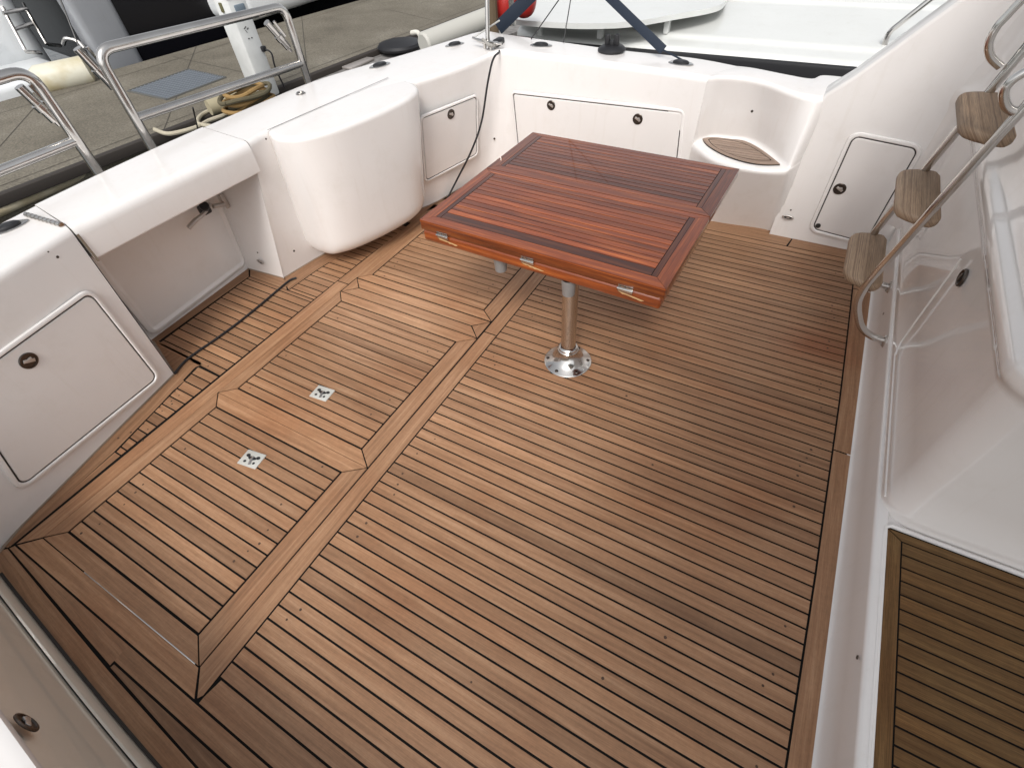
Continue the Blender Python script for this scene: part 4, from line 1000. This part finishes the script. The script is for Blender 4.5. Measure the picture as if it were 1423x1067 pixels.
# big pipe fender and bollard pad
q = MB(); a, b = bp(588, 62, 0, -3.4), bp(676, 27, 0, -3.1); b = a + (b - a) * 1.15
q.tube([a, a.lerp(b, .02), b], [.10, .125, .125], 20); PF = mat('grey_fender', (.48, .47, .43), .5)
tag(q.build('pipe_fender', [PF]), 'long pale grey cylindrical fender beyond the far transom corner', 'fender')
q = MB(); c = bp(556, 66, 2, -.30); q.lathe([(.33, 0), (.34, .03), (.31, .06), (.2, .075), (.0001, .08)], c, (0, 0, 1), 30); tag(q.build('bollard_pad', [BLACK]), 'black oval rubber pad on the dock edge beside the pipe fender', 'pad')
q = MB(); c = bp(578, 60, 2, -.2); q.tube(smooth_path([c + Vector((-.05, 0, .12)), c + Vector((.08, .0, .12)), c + Vector((.14, -.02, -.05))], 6), .03, 10); tag(q.build('fender_rope', [mat('white_rope', (.6, .58, .52), .8)]), 'white rope tying the end of the pipe fender', 'rope')
# red buoys
bu = thing('life_buoys', 'red buoy hung with a steel bottle at the top beside the corner pole', 'buoy', bp(705, 20, 1, 5.2))
for (px, py, r) in ((703, 6, .12), (728, -2, .12)):
    c = bp(px, py, 1, 5.2); q = MB(); n = 20
    q.lathe([(.0001, -r * 1.25)] + [(r * sin(pi * i / 12) ** .8 if 0 < i < 12 else .001, -r * 1.25 * cos(pi * i / 12)) for i in range(1, 12)] + [(.0001, r * 1.25)], c, (0, 0, 1), 20); q.build('buoy_body', [RED], bu)
c = bp(711, 6, 1, 5.0); q = MB(); q.tube([c + Vector((0, 0, -.16)), c + Vector((0, 0, .2))], .03, 10); q.build('steel_bottle', [STEEL], bu)
c = bp(684, 14, 1, 5.0); q = MB(); q.tube([c + Vector((0, 0, -.25)), c + Vector((0, 0, .5))], .05, 10); tag(q.build('timber_pile', [mat('pile_brown', (.12, .085, .05), .8)]), 'brown post between the corner pole and the red buoy', 'post')

# ------------------------------------------------------------------ boat alongside (top right)
NBW = gel('neighbour_gelcoat', (.70, .71, .69), (.65, .66, .64), .22)
nbo = thing('moored_boat', 'white boat moored alongside beyond the far coaming', 'boat', (1, 7, -.9))
ZB = .30
y_e = 5.74
q = MB(); G = []
for x in [-2.15 + i * (12 / 30) for i in range(31)]:
    tp = min(1, (x + 2.15) / .5); yo = y_e + .25 * (1 - tp) ** 2
    K = [Vector((x, yo + .25, -.95)), Vector((x, yo + .03, .05)), Vector((x, yo, .10)), Vector((x, yo - .02, .26)), Vector((x, yo + .02, ZB)), Vector((x, yo + .22, ZB + .015)), Vector((x, yo + .27, ZB + .045)), Vector((x, yo + 1.35, ZB + .11)), Vector((x, yo + 1.40, ZB + .14)), Vector((x, yo + 2.5, ZB + .20)), Vector((x, yo + 2.56, ZB + .25)), Vector((x, 14, ZB + .45))]
    G.append(rounded(K, [0, .02, .03, .03, .05, .05, .05, .05, .05, .05, .05, 0], 3))
q.grid(G, 0, True); q.add(G[0], [list(range(len(G[0])))], 0); q.build('hull', [NBW], nbo)
q = MB(); q.rbox((3.8, y_e + .03, .02), (12, .14, .50), .03); q.build('gap_shadow_band', [BLACK], nbo)  # black band painting the shadowed gap between this hull and the coaming
# raised moulded table with shadow gap
zt_ = ZB + .21
fr = [(705, 24), (722, 28), (760, 31), (820, 33), (880, 30), (940, 20), (985, 12), (1005, 5), (1012, -6), (1015, -40), (735, -40)]
pl_ = [bp(a, b, 2, zt_) for a, b in fr]
q = MB(); pts = [(p.x, p.y) for p in smooth_path(pl_[:9], 5)] + [(p.x, p.y) for p in pl_[9:]]
q.prism(pts, zt_ - .045, zt_, 0); 
for px, py in ((748, 34), (832, 37), (926, 30)):
    p = bp(px, py, 2, zt_ - .06); q.rbox((p.x, p.y + .06, zt_ - .10), (.05, .08, .14), .01)
q.build('raised_platform', [NBW], nbo)
q = MB(); h = [bp(1228, 76, 1, 6.1), bp(1230, 60, 1, 6.1), bp(1237, 45, 1, 6.1), bp(1252, 32, 1, 6.1), bp(1300, -6, 1, 6.1), bp(1340, -40, 1, 6.1)]
q.tube(smooth_path(h, 6), .022, 10); q.build('grab_rail', [STEEL], nbo)
q = MB(); a = bp(1328, 8, 1, 6.4); q.tube([a, a + Vector((0, 0, .6))], .015, 8); q.build('stanchion', [STEEL], nbo)

# ------------------------------------------------------------------ boats beyond the dock
GW = gel('pale_blue_gelcoat', (.80, .82, .83), (.72, .745, .76), .3)
wb = thing('moored_boat', 'white boat stern with a folded swim ladder beyond the dock, top left corner', 'boat', (-11, 3, -.9))
X2 = -9.2
q = MB(); Mx = Matrix.Translation((-9.95, 2.35, -.62)) @ Matrix.Rotation(math.atan2(fn.y, fn.x) - pi / 2, 4, 'Z')
q.rbox(None, (1.3, 4.3, .55), .10, M=Mx @ Matrix.Translation((0, 0, .14)), seg=4); q.build('swim_deck', [GW], wb)
q = MB(); q.rbox(None, (3.4, 4.6, 2.4), .25, M=Mx @ Matrix.Translation((-2.4, 0, 1.0)), seg=5); q.rbox(None, (.3, 1.9, .12), .05, M=Mx @ Matrix.Translation((-.62, .6, .95))); q.build('stern', [GW], wb)
ld = MB()
def WL(px, py): return bp(px, py, 0, -9.9)
for a, b in (((3, 10), (35, 70)), ((32, 5), (65, 62))): ld.tube([bp(*a, 0, -10.3), bp(*b, 0, -9.9)], .022, 8)
for a, b in (((4, 19), (38, 12)), ((18, 42), (48, 32)), ((35, 72), (58, 74)), ((65, 62), (85, 64))): ld.tube([bp(*a, 0, -10.15), bp(*b, 0, -10.15)], .026, 8)
ld.build('swim_ladder', [STEEL], wb)
q = MB(); q.tube(smooth_path([bp(88, 62, 0, -9.7), bp(92, 54, 0, -9.6), bp(108, 58, 0, -9.5), bp(118, 68, 0, -9.4)], 5), .03, 8); q.build('handle', [STEEL], wb)
q = MB(); a, b = bp(58, 112, 2, -.18), bp(122, 98, 2, -.18); q.tube([a - (b - a) * .25, a, b, b + (b - a) * .06], [.10, .18, .18, .10], 18)
FM = mat('fender_cream', (.55, .52, .40), .5); noisy(FM, 2.5, (.60, .58, .48), (.42, .34, .16), .45, .75); tag(q.build('boat_fender', [FM]), 'cream stained cylindrical fender between the white stern and the dock', 'fender')
q = MB(); q.tube([bp(84, 0, 0, -8.6), bp(122, 96, 2, -.15)], .012, 6); tag(q.build('fender_line', [BLACK]), 'dark line slanting down to the cream fender', 'line')
# dark hull
db = thing('moored_boat', 'boat with a black hull window beyond the dock behind the stern rails', 'boat', (-13, 7, -.9))
DKH = mat('black_hull', (.004, .004, .006), .25); GH = gel('grey_hull', (.30, .31, .33), (.26, .27, .29), .3)
q = MB(); Mx = Matrix.Translation((-9.15, 3.9, 0)) @ Matrix.Rotation(math.atan2(fn.y, fn.x) - pi / 2, 4, 'Z')
q.rbox(None, (5, 6.5, 2.4), .12, M=Mx @ Matrix.Translation((-2.75, 4.62, .45)), seg=4); q.build('hull', [DKH], db)
q = MB(); q.rbox(None, (.5, .62, 3.4), .1, M=Mx @ Matrix.Translation((-.45, 1.3, .8)), seg=3); q.rbox(None, (4.6, 6.6, .5), .15, M=Mx @ Matrix.Translation((-2.3, 4.4, 1.95)), seg=3); q.build('topside', [GH], db)
wb2 = MB(); a = bp(425, 2, 2, -.1); wb2.rbox((a.x - 1.2, a.y + 1.2, .1), (2.2, 5.0, .6), .2, seg=4); tag(wb2.build('moored_dinghy', [GW]), 'pale boat hull end at the top edge beyond the dock', 'boat')

# ------------------------------------------------------------------ unseen flybridge slab, sized and placed to shade the lower right
fb = MB(); fb.rbox((2.85, -.45, 2.5), (2.7, 2.9, .14), .05, seg=3); tag(fb.build('flybridge_shade_slab', [GEL]), 'unseen white flybridge slab added above the companionway to shade the step', 'added shade slab')
